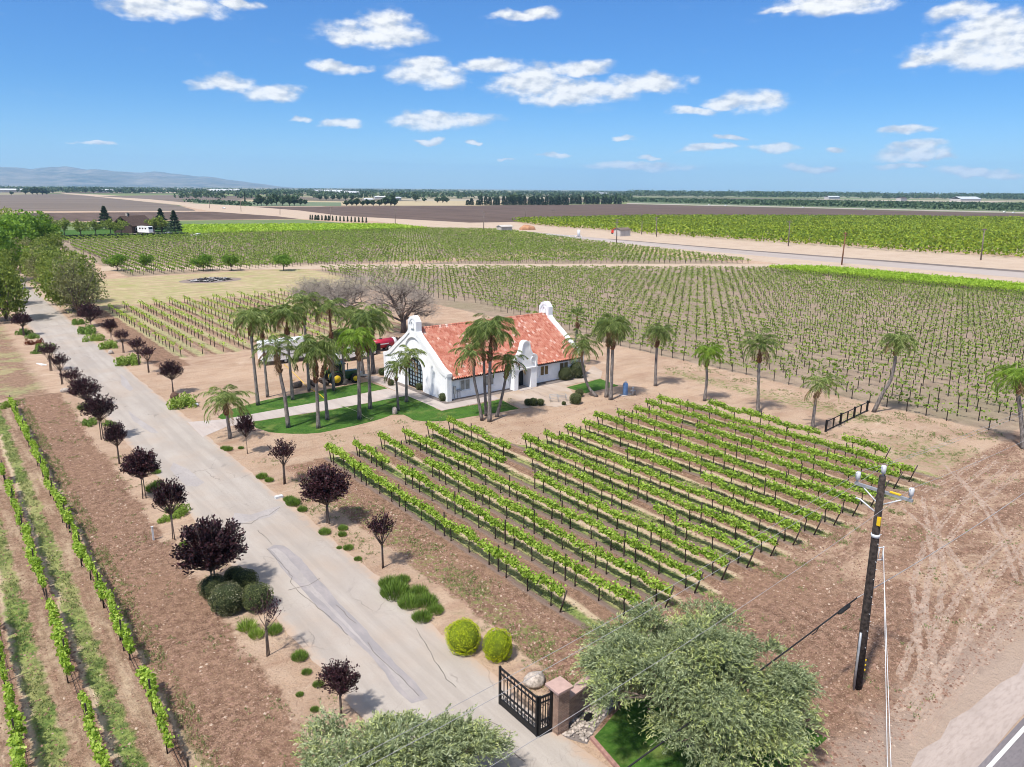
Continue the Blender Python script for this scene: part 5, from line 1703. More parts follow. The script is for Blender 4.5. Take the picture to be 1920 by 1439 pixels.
# ------------------------------------------------------------------ shrubs, clumps, rocks along the driveway
def ball_proto(name, seed, mat, core, n_, leaf, squash=0.85, label='shrub'):
    g = np.random.default_rng(seed)
    root = thing(name, label, 'shrub')
    d = rand_dirs(n_, g)
    lump = 1 + .07 * np.sin(d[:, 0] * 4 + seed) * np.sin(d[:, 1] * 3.4 + d[:, 2] * 2) + .05 * np.sin(d[:, 0] * 9 + d[:, 2] * 7) + .03 * g.normal(size=n_)
    ex = np.sign(d) * np.abs(d) ** .86
    P = ex * lump[:, None] * np.array([1, 1, squash]) + np.array([0, 0, squash * .93])
    P[:, 2] = np.maximum(P[:, 2], .02)
    V_, F_ = leafcloud(P, leaf, leaf * .7, g, up=0, D=None)
    mesh_np('foliage', V_, F_, MT[mat], root)
    MB().mat(0, True).ball((0, 0, squash * .93), (.95, .95, squash * .95), 18, 12, .03, seed).build('branches', MT[core], root)
    return root


MT['core_dark'] = plain('shrub_inside', (.03, .04, .014), 0.95, 0.2)
MT['core_gold'] = plain('golden_inside', (.12, .16, .01), 0.95, 0.2)
BX = ball_proto('clipped_shrub', 621, 'boxwood', 'core_dark', 3600, .075)
BXP = ball_proto('clipped_shrub', 622, 'boxwood_pale', 'core_dark', 3600, .075)
GO = ball_proto('clipped_shrub', 623, 'gold', 'core_gold', 5200, .065, .98)


def put_ball(pr, cpx, rpx, lab, grp, f=1.0):
    b_ = at(cpx[0], cpx[1] + rpx * .62)
    s_ = rpx / ppm(b_ + np.array([0, 0, .5]))
    b_ = b_ + np.array([b_[0], b_[1], 0]) / np.linalg.norm(b_[:2]) * s_ * .55
    place(pr, b_, gt.uniform(0, 6.28), (s_, s_, s_ * f), lab, grp)


put_ball(BX, (442, 1087), 19, 'clipped dark ball tucked under the plum tree, hindmost of five', 'clipped dark balls under the plum')
put_ball(BX, (461, 1096), 22, 'clipped dark ball at the driveway edge, behind the olive toned one', 'clipped dark balls under the plum')
put_ball(BXP, (404, 1110), 25, 'pale flecked clipped ball leftmost of five', 'clipped dark balls under the plum')
put_ball(BXP, (429, 1134), 32, 'largest pale flecked clipped ball, in front of the others', 'clipped dark balls under the plum')
put_ball(BX, (483, 1130), 28, 'olive toned clipped ball beside the driveway, behind the leafless plum', 'clipped dark balls under the plum')
put_ball(GO, (869, 1209), 31, 'golden green clipped ball right of the driveway, rounder of two', 'golden clipped balls by the gate', 1.0)
put_ball(GO, (933, 1225), 27, 'golden green clipped drum shaped shrub nearest the gate', 'golden clipped balls by the gate', 1.08)
# shrubs against the house
for (c_, r_, lab, m_) in (((733, 720), 6, 'small clipped shrub left of the glazed door', BX), ((787, 728), 7, 'small clipped column shrub right of the glazed door', BX), ((831, 748), 8, 'clipped egg shaped shrub at the front corner of the house', BX),
                          ((717, 700), 7, 'small shrub in the bed at the back gable corner', BX), ((1058, 706), 13, 'rounded grey green shrub under the house windows', BXP), ((1081, 700), 16, 'larger rounded grey green shrub at the far house corner', BXP)):
    put_ball(m_, c_, r_, lab, None, 1.15)
for (c_, r_, lab) in (((990, 757), 7, 'dark hedge shrub leftmost at the patio edge'), ((1000, 757), 8, 'dark hedge shrub second at the patio edge'), ((1013, 757), 7, 'light topped hedge shrub, rightmost of three at the patio edge'),
                      ((1057, 758), 4, 'thin little bush between the two patio hedges'), ((1079, 752), 11, 'clipped hedge shrub in front at the right patio corner'), ((1086, 740), 8, 'clipped hedge shrub behind at the right patio corner')):
    put_ball(BX, c_, r_, lab, 'hedge shrubs edging the patio', 1.1)


def tuft_proto(name, seed, mat, n_, h, w, r_, lean=.6, dome=True):
    g = np.random.default_rng(seed)
    root = thing(name, 'tuft', 'plant')
    a = g.uniform(0, 6.28, n_)
    q = np.sqrt(g.random(n_)) * r_
    out = np.stack([np.cos(a), np.sin(a), 0 * a], 1)
    d = unit(out * (q / r_ * lean * 1.6)[:, None] + np.array([0, 0, 1.0]) + g.normal(size=(n_, 3)) * .18)
    hh = h * g.uniform(.6, 1.1, n_) * (1 - .35 * (q / r_) ** 2)
    C = out * q[:, None] + d * (hh * .5)[:, None]
    V_, F_ = quads(C, d, unit(np.cross(d, rand_dirs(n_, g))), hh, np.full(n_, w))
    mesh_np('leaves', V_, F_, MT[mat], root)
    return root


def mound_proto(name, seed, mat, n_, leaf, k=9):
    g = np.random.default_rng(seed)
    root = thing(name, 'mound', 'plant')
    cen = np.stack([g.normal(size=k) * .42, g.normal(size=k) * .42, g.uniform(.02, .2, k)], 1)
    cr = np.stack([g.uniform(.22, .42, k)] * 2 + [g.uniform(.22, .42, k)], 1)
    P = clump_points(n_, g, cen, cr, .6)
    P[:, 2] = np.abs(P[:, 2])
    V_, F_ = leafcloud(P, leaf, leaf * .6, g, up=.8)
    mesh_np('leaves', V_, F_, MT[mat], root)
    return root


TL = tuft_proto('grassy_clump', 631, 'lavender', 900, .8, .035, .75)
TLI = tuft_proto('grassy_clump', 632, 'lime_tuft', 320, .9, .05, .5, .9)
TLR = mound_proto('low_plant', 633, 'rust', 900, .13)
TGC = mound_proto('groundcover_plant', 634, 'lime_tuft', 1600, .12, 12)
TGD = mound_proto('groundcover_plant', 635, 'lavender', 1600, .12, 12)


def put_tuft(pr, c, rpx, lab, grp=None, f=1.0, ref=.9):
    b_ = at(c[0], c[1] + rpx * .35)
    s_ = rpx / ppm(b_) / ref
    place(pr, b_, gt.uniform(0, 6.28), (s_, s_, s_ * f * 1.45), lab, grp)


for i, (c, r_, w_) in enumerate((((729, 1093), 18, 'behind on the left'), ((755, 1086), 13, 'hindmost'), ((741, 1108), 26, 'wide, nearest the driveway edge'), ((785, 1109), 17, 'in the middle at the back'),
                                 ((768, 1129), 21, 'tall, in the centre'), ((800, 1127), 20, 'right of the centre'), ((817, 1143), 15, 'rightmost and flat'), ((791, 1156), 18, 'front, darkest and roundest'))):
    put_tuft(TL, c, r_, 'green lavender clump right of the driveway, %s of eight' % w_, 'lavender clumps right of the driveway')
put_tuft(TLI, (463, 1175), 17, 'spiky yellow green clump beside the leafless plum', None, 1.0, .75)
put_tuft(TLI, (481, 1190), 14, 'smaller spiky yellow green clump before the leafless plum', None, 1.0, .75)
put_tuft(TL, (514, 1181), 15, 'dark green clump with white flowers at the driveway edge', None, 1.1)
for i, (c, r_) in enumerate((((562, 1230), 15), ((575, 1260), 9), ((597, 1283), 10), ((562, 1302), 7), ((590, 1330), 8), ((491, 893), 10), ((505, 900), 8), ((542, 936), 10), ((550, 942), 13), ((567, 955), 9), ((609, 997), 11), ((643, 990), 9), ((642, 1002), 8),
                             ((636, 1027), 5), ((653, 1027), 9), ((671, 1048), 7), ((293, 885), 8), ((290, 915), 15), ((297, 906), 9), ((340, 957), 20), ((325, 968), 12), ((305, 975), 12), ((160, 764), 12), ((346, 1020), 9), ((420, 840), 6), ((428, 842), 8), ((452, 840), 5))):
    left = c[0] < (c[1] - 380) * 0.75 - 70 and c[0] > 280 and c[1] > 1100 or c[0] < 350
    side = 'left' if (c[0] < 350 or (c[1] > 1200)) else 'right'
    put_tuft(TL if i not in (19, 20, 21) else TGC, c, r_, 'small green tuft on the dirt verge %s of the driveway' % side, 'green tufts on the %s verge' % side)
for (pr, c, r_, lab) in ((TGC, (337, 755), 27, 'flat lime groundcover below the brown rock'), (TGC, (235, 677), 22, 'round mat of lime groundcover at the right verge'), (TGC, (184, 633), 16, 'lime groundcover mound on the right verge, middle of three'),
                         (TGC, (200, 648), 17, 'lime groundcover mound on the right verge, nearest of three'), (TGD, (168, 618), 20, 'blue green groundcover on the right verge beyond the lime mounds'), (TGD, (147, 603), 14, 'dark flat groundcover under the roadside trees, right verge'),
                         (TGD, (172, 790), 16, 'dark shrubby clump under the full plum tree'), (TGD, (205, 793), 12, 'dark green clump at the driveway edge under the full plum tree'), (TGD, (62, 630), 12, 'round green clump on the left verge below the farthest plum'),
                         (TLR, (62, 642), 13, 'rust red low plant on the left verge'), (TGD, (80, 650), 16, 'green clump beside the rust red plant'), (TGD, (68, 660), 9, 'small dark clump beneath the rust red plant'), (TGD, (46, 622), 14, 'dark clump under the farthest dark plum'),
                         (TGC, (22, 757), 14, 'weedy bush at the head of the first left vine row')):
    put_tuft(pr, c, r_, lab)


def rock(seed, c, rpx, lab, mat='rock', f=.6):
    b_ = at(c[0], c[1] + rpx * .5)
    s_ = rpx / ppm(b_)
    o = MB().mat(0, True).ball((0, 0, f * .55), (1, .85, f), 16, 10, .10, seed).build('boulder', MT[mat])
    o.location = tuple(b_)
    o.scale = (s_, s_, s_)
    o.rotation_euler = (0, 0, seed)
    tag(o, lab, 'rock')


rock(641, (1002, 1271), 22, 'pale speckled boulder behind the gate')
rock(642, (328, 743), 9, 'dark brown rock under the round headed plum', 'rock_brown', .9)
rock(643, (366, 757), 7, 'small white rock beside the flat lime groundcover', 'porcelain', .4)
rock(644, (122, 731), 8, 'tan rock left of the wide flat topped plum', 'rock', .6)
rock(645, (740, 773), 6, 'upright pale stone at the front edge of the lawn', 'rock', 1.4)
rock(646, (208, 661), 5, 'grey stone on the right verge beyond the round mat', 'rock', .9)
rock(647, (945, 778), 4, 'flat pale stone beside the palm clump', 'rock', .3)
o = MB().box(-.28, .28, -.15, .15, 0, .18).build('valve_box', MT['porcelain'])
o.location = tuple(at(523, 934))
tag(o, 'small white utility box at the right driveway edge', 'utility box')
o = MB().box(-.05, .05, -.05, .05, 0, .9).box(-.07, .07, -.07, .07, .9, .94).build('marker_post', MT['porcelain'])
o.location = tuple(at(288, 1013))
tag(o, 'short white marker post on the left verge', 'marker post')
for k in range(2):
    o = MB().box(-.10, .10, -.9, .9, 0, .08).build('plank', MT['white_paint'])
    p_ = at(75 + 4 * k, 684)
    o.location, o.rotation_euler = (p_[0] + .05 * k, p_[1], 0), (0, 0, .25 + .1 * k)
    tag(o, 'white plank lying on the left verge beside the straggly plum', 'plank', 'white planks on the left verge')


# ------------------------------------------------------------------ gate, pillar and wall
gate = thing('iron_gate', 'black wrought iron driveway gate standing open beside the stone pillar', 'gate', (0, 0, 0))


def gate_leaf(name, x0, y0, x1, y1, h, nb, parent):
    a, b_ = np.array([x0, y0, 0.0]), np.array([x1, y1, 0.0])
    L = np.linalg.norm(b_ - a)
    u = (b_ - a) / L
    nrm = np.array([-u[1], u[0], 0])

    def bar(s0, s1, z0, z1, w=.03):
        mb.box(s0, s1, -w, w, z0, z1, tf=lambda p: tuple(a + u * p[0] + nrm * p[1] + np.array([0, 0, p[2]])))
    mb = MB()
    bar(0, .09, .06, h, .045)
    bar(L - .09, L, .06, h, .045)
    bar(.09, L - .09, .06, .36, .03)
    bar(.09, L - .09, .72, .78)
    bar(.09, L - .09, h - .12, h - .04)
    bar(.09, L - .09, h - .36, h - .31)
    for i in range(nb):
        s_ = .09 + (L - .18) * (i + 1) / (nb + 1)
        bar(s_ - .016, s_ + .016, .36, h - .1, .016)
    fr_ = mb.build(name, MT['black'], parent)
    sc_ = MB().mat(0, True)
    for i in range(nb):
        s_ = .09 + (L - .18) * (i + .5) / nb
        for z, r_ in ((h - .5, .07), (.52, .075), (.63, .05)):
            sc_.tube([tuple(a + u * (s_ + r_ * math.cos(t)) + np.array([0, 0, z + r_ * math.sin(t)])) for t in np.linspace(0, 5.2, 9)], .013, 4)
    sc_.build('scrollwork', MT['black'], fr_)


gate_leaf('gate_leaf', 17.22, 22.75, 17.22, 20.15, 1.95, 9, gate)
gate_leaf('folding_panel', 17.26, 20.12, 17.92, 20.05, 1.95, 3, gate)
pil = thing('stone_pillar', 'square stacked stone gate pillar with a pinkish slab cap', 'pillar', (18.25, 20.0, 0))
MB().box(-.31, .31, -.31, .31, -.05, 2.05).build('shaft', MT['ledge'], pil)
MB().prism([(-.42, -.42), (.42, -.42), (.42, .42), (-.42, .42)], 'z', 2.05, 2.15).build('cap', MT['cap'], pil)
wl = thing('stone_wall', 'low stacked stone wall running from the gate pillar under the olive tree', 'wall', (18.55, 20.05, 0), R(8))
MB().box(.02, 8.2, -.17, .17, -.05, 1.3).build('wall', MT['ledge'], wl)
MB().box(.02, 8.25, -.23, .23, 1.3, 1.38).build('coping', MT['cap'], wl)
# brick edging of the gate lawn, river stones
ed = MB()
ep_ = [(18.95, 18.72), (18.2, 14.8), (17.75, 12.6)]
for a, b_ in zip(ep_[:-1], ep_[1:]):
    a, b_ = np.array(a), np.array(b_)
    u = (b_ - a) / np.linalg.norm(b_ - a)
    nn_ = np.array([-u[1], u[0]]) * .08
    ed.prism([tuple(a - nn_), tuple(b_ - nn_), tuple(b_ + nn_), tuple(a + nn_)], 'z', -.02, .14)
tag(ed.build('lawn_edging', MT['edging']), 'pink brick edging between driveway and the gate lawn', 'edging')
g = np.random.default_rng(650)
st_ = MB().mat(0, True)
pg = [(17.7, 20.3), (18.7, 18.7), (20.4, 19.4), (22.4, 20.05), (22.3, 20.8), (18.7, 20.4)]
c_ = 0
while c_ < 420:
    x, y = g.uniform(17.6, 22.5), g.uniform(18.6, 20.9)
    if not inpoly(np.array([x]), np.array([y]), pg)[0] or (abs(x - 18.25) < .4 and abs(y - 20) < .4):
        continue
    r_ = g.uniform(.04, .11)
    st_.ball((x, y, .015 + r_ * .4), (r_, r_ * .8, r_ * .6), 6, 4, .15, int(c_))
    c_ += 1
tag(st_.build('river_stones', MT['rock']), kind='stuff')
o = MB().box(-.22, .22, -.16, .16, 0, .16).build('floodlight', MT['black'])
o.location, o.rotation_euler = (19.7, 19.65, 0), (0, 0, .4)
tag(o, 'small black ground box among the river stones by the pillar', 'ground box')

# ------------------------------------------------------------------ the near utility pole with its wires
pb = at(1607, 1290)
ptop = at(1655, 893, 10.3)
pole = thing('utility_pole', 'dark weathered utility pole leaning slightly, at the edge of the plowed ground', 'utility pole', pb)
ax = ptop - pb
def pp(z):
    return ax * (z / 10.3)
MB().mat(0, True).tube([pp(-.1), pp(3.5), pp(7), pp(10.3)], [.20, .185, .165, .14], 12).build('shaft', MT['pole_wood'], pole)
cz = pp(9.55)
ca = MB()
ca.box(cz[0] + .15, cz[0] + .25, cz[1] - 1.25, cz[1] + 1.25, 9.48, 9.6)
ca.build('crossarm', MT['grey_metal'], pole)
br = MB().mat(0, True)
br.tube([(cz[0] + .2, cz[1] - .9, 9.5), (cz[0] + .05, cz[1], 8.95)], .03, 5).tube([(cz[0] + .2, cz[1] + .9, 9.5), (cz[0] + .05, cz[1], 8.95)], .03, 5)
br.tube([pp(8.55), pp(8.75) + [-.1, .8, .25], pp(8.8) + [-.1, 1.0, .2]], .035, 5)
br.build('brace', MT['porcelain'], pole)
INS = [cz + np.array([.2, -1.15, .08]), cz + np.array([.2, 1.15, .08]), pp(10.3) + np.array([0.05, .02, 0])]
for q in INS:
    i_ = MB().mat(0, True)
    i_.tube([q, q + [0, 0, .10], q + [0, 0, .12], q + [0, 0, .42], q + [0, 0, .46]], [.05, .05, .10, .11, .07], 9)
    i_.build('insulator', MT['porcelain'], pole)
MB().box(cz[0] + .14, cz[0] + .26, cz[1] - .75, cz[1] - .3, 9.61, 9.66).box(pp(8.3)[0] - .15, pp(8.3)[0] - .08, pp(8.3)[1] - .2, pp(8.3)[1] - .05, 8.1, 8.5).build('warning_tag', MT['yellow_tag'], pole)
mk = MB()
for z in (.95, 1.2, 1.45):
    q = pp(z)
    mk.box(q[0] + .13, q[0] + .2, q[1] - .19, q[1] - .06, z - .03, z + .03)
mk.build('reflector', MT['yellow_tag'], pole)
MB().mat(0, True).tube([pp(0) + [-.27, .02, 0], pp(1.5) + [-.25, .02, 0], pp(2.9) + [-.22, .02, 0]], .055, 7).build('conduit', MT['grey_metal'], pole)
rk = MB().mat(0, True)
q = pp(6.6)
rk.tube([q + [.1, 0, .35], q + [.45, -.2, .35]], .03, 4).tube([q + [.1, 0, -.25], q + [.45, -.2, -.25]], .03, 4)
rk.tube([q + [.45, -.2, -.3], q + [.45, -.2, .4]], .03, 4).tube([q + [.28, -.1, -.25], q + [.28, -.1, .35]], .02, 4)
rk.build('bracket', MT['porcelain'], pole)
MB().mat(0, True).tube([pp(7.5), pp(7.65)], .19, 12).build('band', MT['porcelain'], pole)
st_ = MB().mat(0, True)
for k in range(14):
    z = 2.2 + k * .42
    s_ = 1 if k % 2 else -1
    st_.tube([pp(z), pp(z) + [s_ * .10, -.22, 0]], .012, 4)
st_.build('step_bolt', MT['porcelain'], pole)


def wire(name, label, cat, a, b_, sag, r_, mat, k=24, n_=5):
    a, b_ = np.array(a, float), np.array(b_, float)
    t = np.linspace(0, 1, k)
    P = a + (b_ - a) * t[:, None]
    P[:, 2] -= sag * 4 * t * (1 - t)
    return tag(MB().mat(0, True).tube(P, r_, n_).build(name, MT[mat]), label, cat)


for j, nm in ((0, 'near insulator'), (1, 'far insulator'), (2, 'pole top insulator')):
    q = INS[j] + pb + np.array([0, 0, .45])
    wire('power_line', 'thin power line from the %s of the near pole across the driveway' % nm, 'power line', q, q + [-52, -1.5, -.3], 1.3, .008, 'wire')
    wire('power_line', 'thin power line from the %s of the near pole towards the far right' % nm, 'power line', q, q + [58, 2.0, .2], 1.3, .008, 'wire')
qc = lift(pb, 1605, 1116)
qc = qc + np.array([-.2, -.15, 0])
e1 = at(1150, 1439, qc[2] - .75)
d1 = e1 - qc
cable = wire('phone_cable', 'thick black phone cable hanging from the near pole down to the left', 'cable', qc, qc + d1 * 3.2, .5, .035, 'cable_black')
wire('phone_cable', 'pale phone cable rising from the near pole to the right', 'cable', qc, qc + np.array([48, 1.6, .3]), .9, .02, 'wire')
sp_ = MB().mat(0, True)
def cab(t):
    p = qc + d1 * 3.2 * t
    return p + np.array([0, 0, -.5 * 4 * t * (1 - t)])
sp_.tube([cab(.012) + [0, 0, -.09], cab(.014) + [0, 0, -.09], cab(.028) + [0, 0, -.09], cab(.031) + [0, 0, -.09]], [.05, .09, .09, .05], 10)
sp_.build('splice_box', MT['cable_black'], cable)
sp2 = MB().mat(0, True)
sp2.tube([cab(.062), cab(.066) + [0, 0, -.16], cab(.072) + [0, 0, -.16], cab(.076)], .018, 5)
sp2.build('cable_loop', MT['cable_black'], cable)
for k in (0, 1):
    a_ = pb + pp(6.6) + np.array([.45, -.2, .3 - .1 * k])
    e_ = at(1664 + 7 * k, 1445, 1.2)
    wire('service_wire', 'pale service wire dropping from the pole bracket to the road, one of a pair', 'wire', a_, a_ + (e_ - a_) * 1.25, .0, .013, 'porcelain')['group'] = 'pair of service wires'

# smaller poles along the canal road
def far_pole(base, top, arm, label, mat='pole_grey', wide=1.4):
    b_ = at(*base)
    tp = lift(b_, *top)
    r_ = thing('utility_pole', label, 'utility pole', b_, 0, 'utility poles along the canal road')
    d = tp - b_
    MB().mat(0, True).tube([(0, 0, -.2), tuple(d)], [.24, .17], 7).build('shaft', MT[mat], r_)
    a = MB()
    for z in arm:
        c = d * z
        a.box(c[0] - wide, c[0] + wide, c[1] - .09, c[1] + .09, c[2] - .1, c[2] + .1)
    a.build('crossarm', MT[mat], r_)
    return tp


FP = [((741, 421), (741, 390), (.93, .86), 'grey utility pole before the big plowed field, left of the lime vine strip'), ((907, 434), (907, 397), (.97, .87), 'grey utility pole with two crossarms at the corner of the far vineyard'),
      ((985, 413), (985, 391), (.95,), 'thin distant pole standing in the plowed field'), ((1037, 421), (1037, 394), (.95, .8), 'utility pole behind the first citrus trees'), ((1156, 458), (1157, 411), (.97, .86), 'utility pole by the red tractor'),
      ((1203, 440), (1204, 416), (.98,), 'short pole at the citrus edge'), ((1231, 444), (1231, 407), (.96, .88), 'pole with a transformer at the citrus edge'), ((1478, 462), (1481, 414), (.98, .94), 'slender pole with a flat top arm before the citrus rows'),
      ((1578, 497), (1586, 435), (.95, .88), 'leaning reddish pole beside the tan canal road'), ((1839, 488), (1846, 429), (.98, .96), 'tall pole with a wide flat top at the right citrus edge'),
      ((525, 403), (525, 381), (.9,), 'pole with a rounded tangle at its top before the farmstead'), ((452, 397), (451, 377), (.95,), 'thin pole beside the pencil cypress'), ((393, 391), (393, 373), (.95,), 'thin pole by the passing car on the canal road'), ((620, 411), (620, 388), (.95,), 'thin pole behind the sapling row')]
TOPS = []
for b_, t_, arm, lab in FP:
    TOPS.append(far_pole(b_, t_, arm, lab, 'boots' if b_[0] == 1578 else 'pole_grey', 1.9 if b_[0] in (1839, 1478) else 1.3))

# black pipe fence and others in the grounds
fe = thing('pipe_fence', 'black metal pipe fence with mesh panels behind the front vineyard', 'fence', (0, 0, 0))
fa_, fb_ = at(1548, 810), at(1625, 772)
fx_ = MB()
for k in range(7):
    p = fa_ + (fb_ - fa_) * k / 6
    w = .05 if k % 2 else .08
    MB().box(p[0] - w, p[0] + w, p[1] - w, p[1] + w, -.05, 1.05 + (.12 if k % 2 == 0 else 0)).build('post', MT['black'], fe)
fx_.mat(0, True).tube([fa_ + [0, 0, 1.02], fb_ + [0, 0, 1.02]], .045, 6).tube([fa_ + [0, 0, .12], fb_ + [0, 0, .12]], .045, 6)
fx_.build('rail', MT['black'], fe)

bench = thing('pipe_rack', 'low grey metal pipe rack on the patio', 'rack', at(1046, 753))
rk = MB().mat(0, True)
for x in (-.9, 0, .9):
    for y in (-.28, .28):
        rk.tube([(x, y, 0), (x, y, .72)], .022, 5)
for z in (.72, .45):
    for y in (-.28, .28):
        rk.tube([(-.9, y, z), (.9, y, z)], .02, 5)
    for x in (-.9, 0, .9):
        rk.tube([(x, -.28, z), (x, .28, z)], .02, 5)
rk.build('frame', MT['grey_metal'], bench)
bench.rotation_euler = (0, 0, R(-25))

bt = thing('water_tank', 'blue water softener tank on a small slab beside the tall palm pair', 'tank', at(1172, 741))
MB().mat(0, True).tube([(0, 0, .05), (0, 0, .08), (0, 0, 1.25), (0, 0, 1.38), (0, 0, 1.42)], [.25, .28, .28, .2, .08], 14).build('tank', MT['blue_tank'], bt)
MB().mat(0, True).tube([(0, 0, 1.40), (0, 0, 1.52)], .13, 10).build('lid', MT['porcelain'], bt)
MB().box(-.7, .9, -.4, .4, -.02, .06).build('slab', MT['walk'], bt)
pu = thing('well_pump', 'grey well pump with pipes right of the blue tank', 'pump', at(1186, 742))
MB().mat(0, True).tube([(0, 0, 0), (0, 0, .75)], [.12, .1], 8).tube([(0, 0, .5), (.5, .1, .5), (.5, .1, 0)], .06, 6).tube([(0, 0, .6), (-.35, 0, .55)], .07, 6).ball((0, 0, .85), .16, 10, 6).build('body', MT['grey_metal'], pu)

ho = [at(*p) for p in ((533, 684), (553, 703), (577, 727), (600, 741), (612, 752))]
tag(MB().mat(0, True).tube([tuple(p + [0, 0, .06]) for p in ho], .035, 5).build('hose', MT['yellow_tag']), 'orange hose lying across the dirt yard to the lawn', 'hose')
ho = [at(*p) for p in ((640, 762), (655, 767), (675, 775), (684, 783), (692, 786), (700, 784), (694, 789))]
tag(MB().mat(0, True).tube([tuple(p + [0, 0, .05]) for p in ho], .03, 5).build('hose', MT['hose_green']), 'pale green garden hose coiled at the lawn edge', 'hose')


# ------------------------------------------------------------------ vehicles
def wheel(parent, x, y, r_, w, rim, name='wheel'):
    t = MB().mat(0, True)
    t.tube([(x, y - w / 2, r_), (x, y - w / 2 + .03, r_), (x, y + w / 2 - .03, r_), (x, y + w / 2, r_)], [r_ * .9, r_, r_, r_ * .9], 18)
    o_ = t.build(name, MT['tyre'], parent)
    MB().mat(0, True).tube([(x, y - w / 2 - .015, r_), (x, y + w / 2 + .015, r_)], r_ * .56, 14).build('rim', MT[rim], o_)
    return o_


tra = thing('tractor', 'green farm tractor with yellow wheels parked behind the palm lawn', 'tractor', at(638, 719), R(-3))
for sy in (-.85, .85):
    wheel(tra, -.75, sy, .80, .42, 'yellow_paint')
    wheel(tra, 1.55, sy * .85, .56, .34, 'yellow_paint')
b_ = MB()
b_.box(.3, 2.15, -.36, .36, .75, 1.42).box(.25, 1.2, -.42, .42, .55, .8).box(-1.1, .3, -.5, .5, .6, 1.0)
b_.prism([(2.15, .78), (2.35, .85), (2.3, 1.30), (2.15, 1.40)], 'y', -.33, .33)
b_.build('bonnet', MT['green_paint'], tra)
cb = MB()
for x in (-1.0, -.2, .38):
    for y in (-.55, .55):
        cb.box(x - .04, x + .04, y - .04, y + .04, 1.0, 2.35)
cb.box(-1.2, .5, -.68, .68, 2.35, 2.5)
cb.build('cab', MT['green_paint'], tra)
MB().box(-.97, .35, -.535, .535, 1.05, 2.34).build('window', MT['glass_dark'], tra)
for sy in (-1, 1):
    m_ = MB()
    for k in range(8):
        a0, a1 = math.pi * k / 8, math.pi * (k + 1) / 8
        y0, y1 = sorted((sy * .6, sy * 1.06))
        m_.prism([(-.75 + .9 * math.cos(a0), .8 + .9 * math.sin(a0)), (-.75 + .9 * math.cos(a1), .8 + .9 * math.sin(a1)), (-.75 + .84 * math.cos(a1), .8 + .84 * math.sin(a1)), (-.75 + .84 * math.cos(a0), .8 + .84 * math.sin(a0))], 'y', y0, y1)
    m_.build('mudguard', MT['green_paint'], tra)
MB().mat(0, True).tube([(1.1, .25, 1.4), (1.1, .25, 2.2)], .05, 7).build('exhaust', MT['black'], tra)
MB().prism([(-.3, 0), (.3, 0), (0, .5)], 'x', -1.45, -1.42).build('warning_triangle', MT['red_orange'], tra).location = (0, .2, 1.75)
ld = MB()
ld.box(2.35, 2.7, -.3, .3, .6, 1.1).box(2.7, 3.6, -.1, .1, .5, .65)
ld.build('front_hitch', MT['grey_metal'], tra)
imp = thing('disc_harrow', 'rusty disc harrow hitched behind the green tractor', 'harrow', at(600, 722), R(-3))
hm = MB()
hm.box(-1.3, 1.5, -.06, .06, .45, .55).box(-.9, -.8, -.9, .9, .4, .5).box(.4, .5, -.9, .9, .4, .5)
hm.build('frame', MT['wood_brown'], imp)
for x in (-.85, .45):
    dm = MB().mat(0, True)
    for k in range(8):
        y = -.85 + k * .243
        dm.tube([(x, y, .3), (x + .03, y + .04, .3)], .3, 12)
    dm.build('disc', MT['post'], imp)
rol = thing('land_roller', 'yellow armed steel roller lying at the left of the harrow', 'roller', at(557, 727), R(20))
MB().mat(0, True).tube([(-.55, 0, .33), (.55, 0, .33)], .33, 14).build('drum', MT['bark'], rol)
MB().tube([(-.55, 0, .33), (-.3, .7, .75), (.9, 1.2, .55)], .045, 5).build('arm', MT['yellow_tag'], rol)


def vehicle_box(name, label, cat, loc, rz, L, w, h, z0, mat, nose=None):
    r_ = thing(name, label, cat, loc, rz)
    b = MB()
    pr = [(-L / 2, z0), (L / 2, z0), (L / 2, z0 + h * .45), (L / 2 - .25, z0 + h * .93), (L / 2 - .5, z0 + h), (-L / 2 + .2, z0 + h), (-L / 2, z0 + h * .92)]
    b.prism(pr, 'y', -w / 2, w / 2)
    b.build('body', MT[mat], r_)
    return r_


rv = vehicle_box('camper_trailer', 'white camper trailer parked behind the palm trunks', 'trailer', at(538, 681) + np.array([.3, .9, 0]), R(-2), 6.6, 2.3, 2.35, .55, 'white_paint')
for x in (-1.9, -.3, 1.6):
    MB().box(x, x + .9, -1.17, -1.155, 1.65, 2.25).build('window', MT['glass_dark'], rv)
MB().box(-3.0, 2.6, -1.168, -1.152, 1.15, 1.3).build('stripe', MT['grey_metal'], rv)
MB().box(.95, 1.45, -1.175, -1.15, .7, 2.4).build('door', MT['trim'], rv)
MB().box(-.5, .5, -.4, .4, 2.9, 3.12).build('roof_vent', MT['trim'], rv)
for x in (-.45, .45):
    wheel(rv, x, -1.0, .34, .22, 'grey_metal')
    wheel(rv, x, 1.0, .34, .22, 'grey_metal')
MB().box(-3.6, -3.3, -.06, .06, .5, .6).box(3.3, 4.2, -.06, .06, .5, .6).build('drawbar', MT['black'], rv)


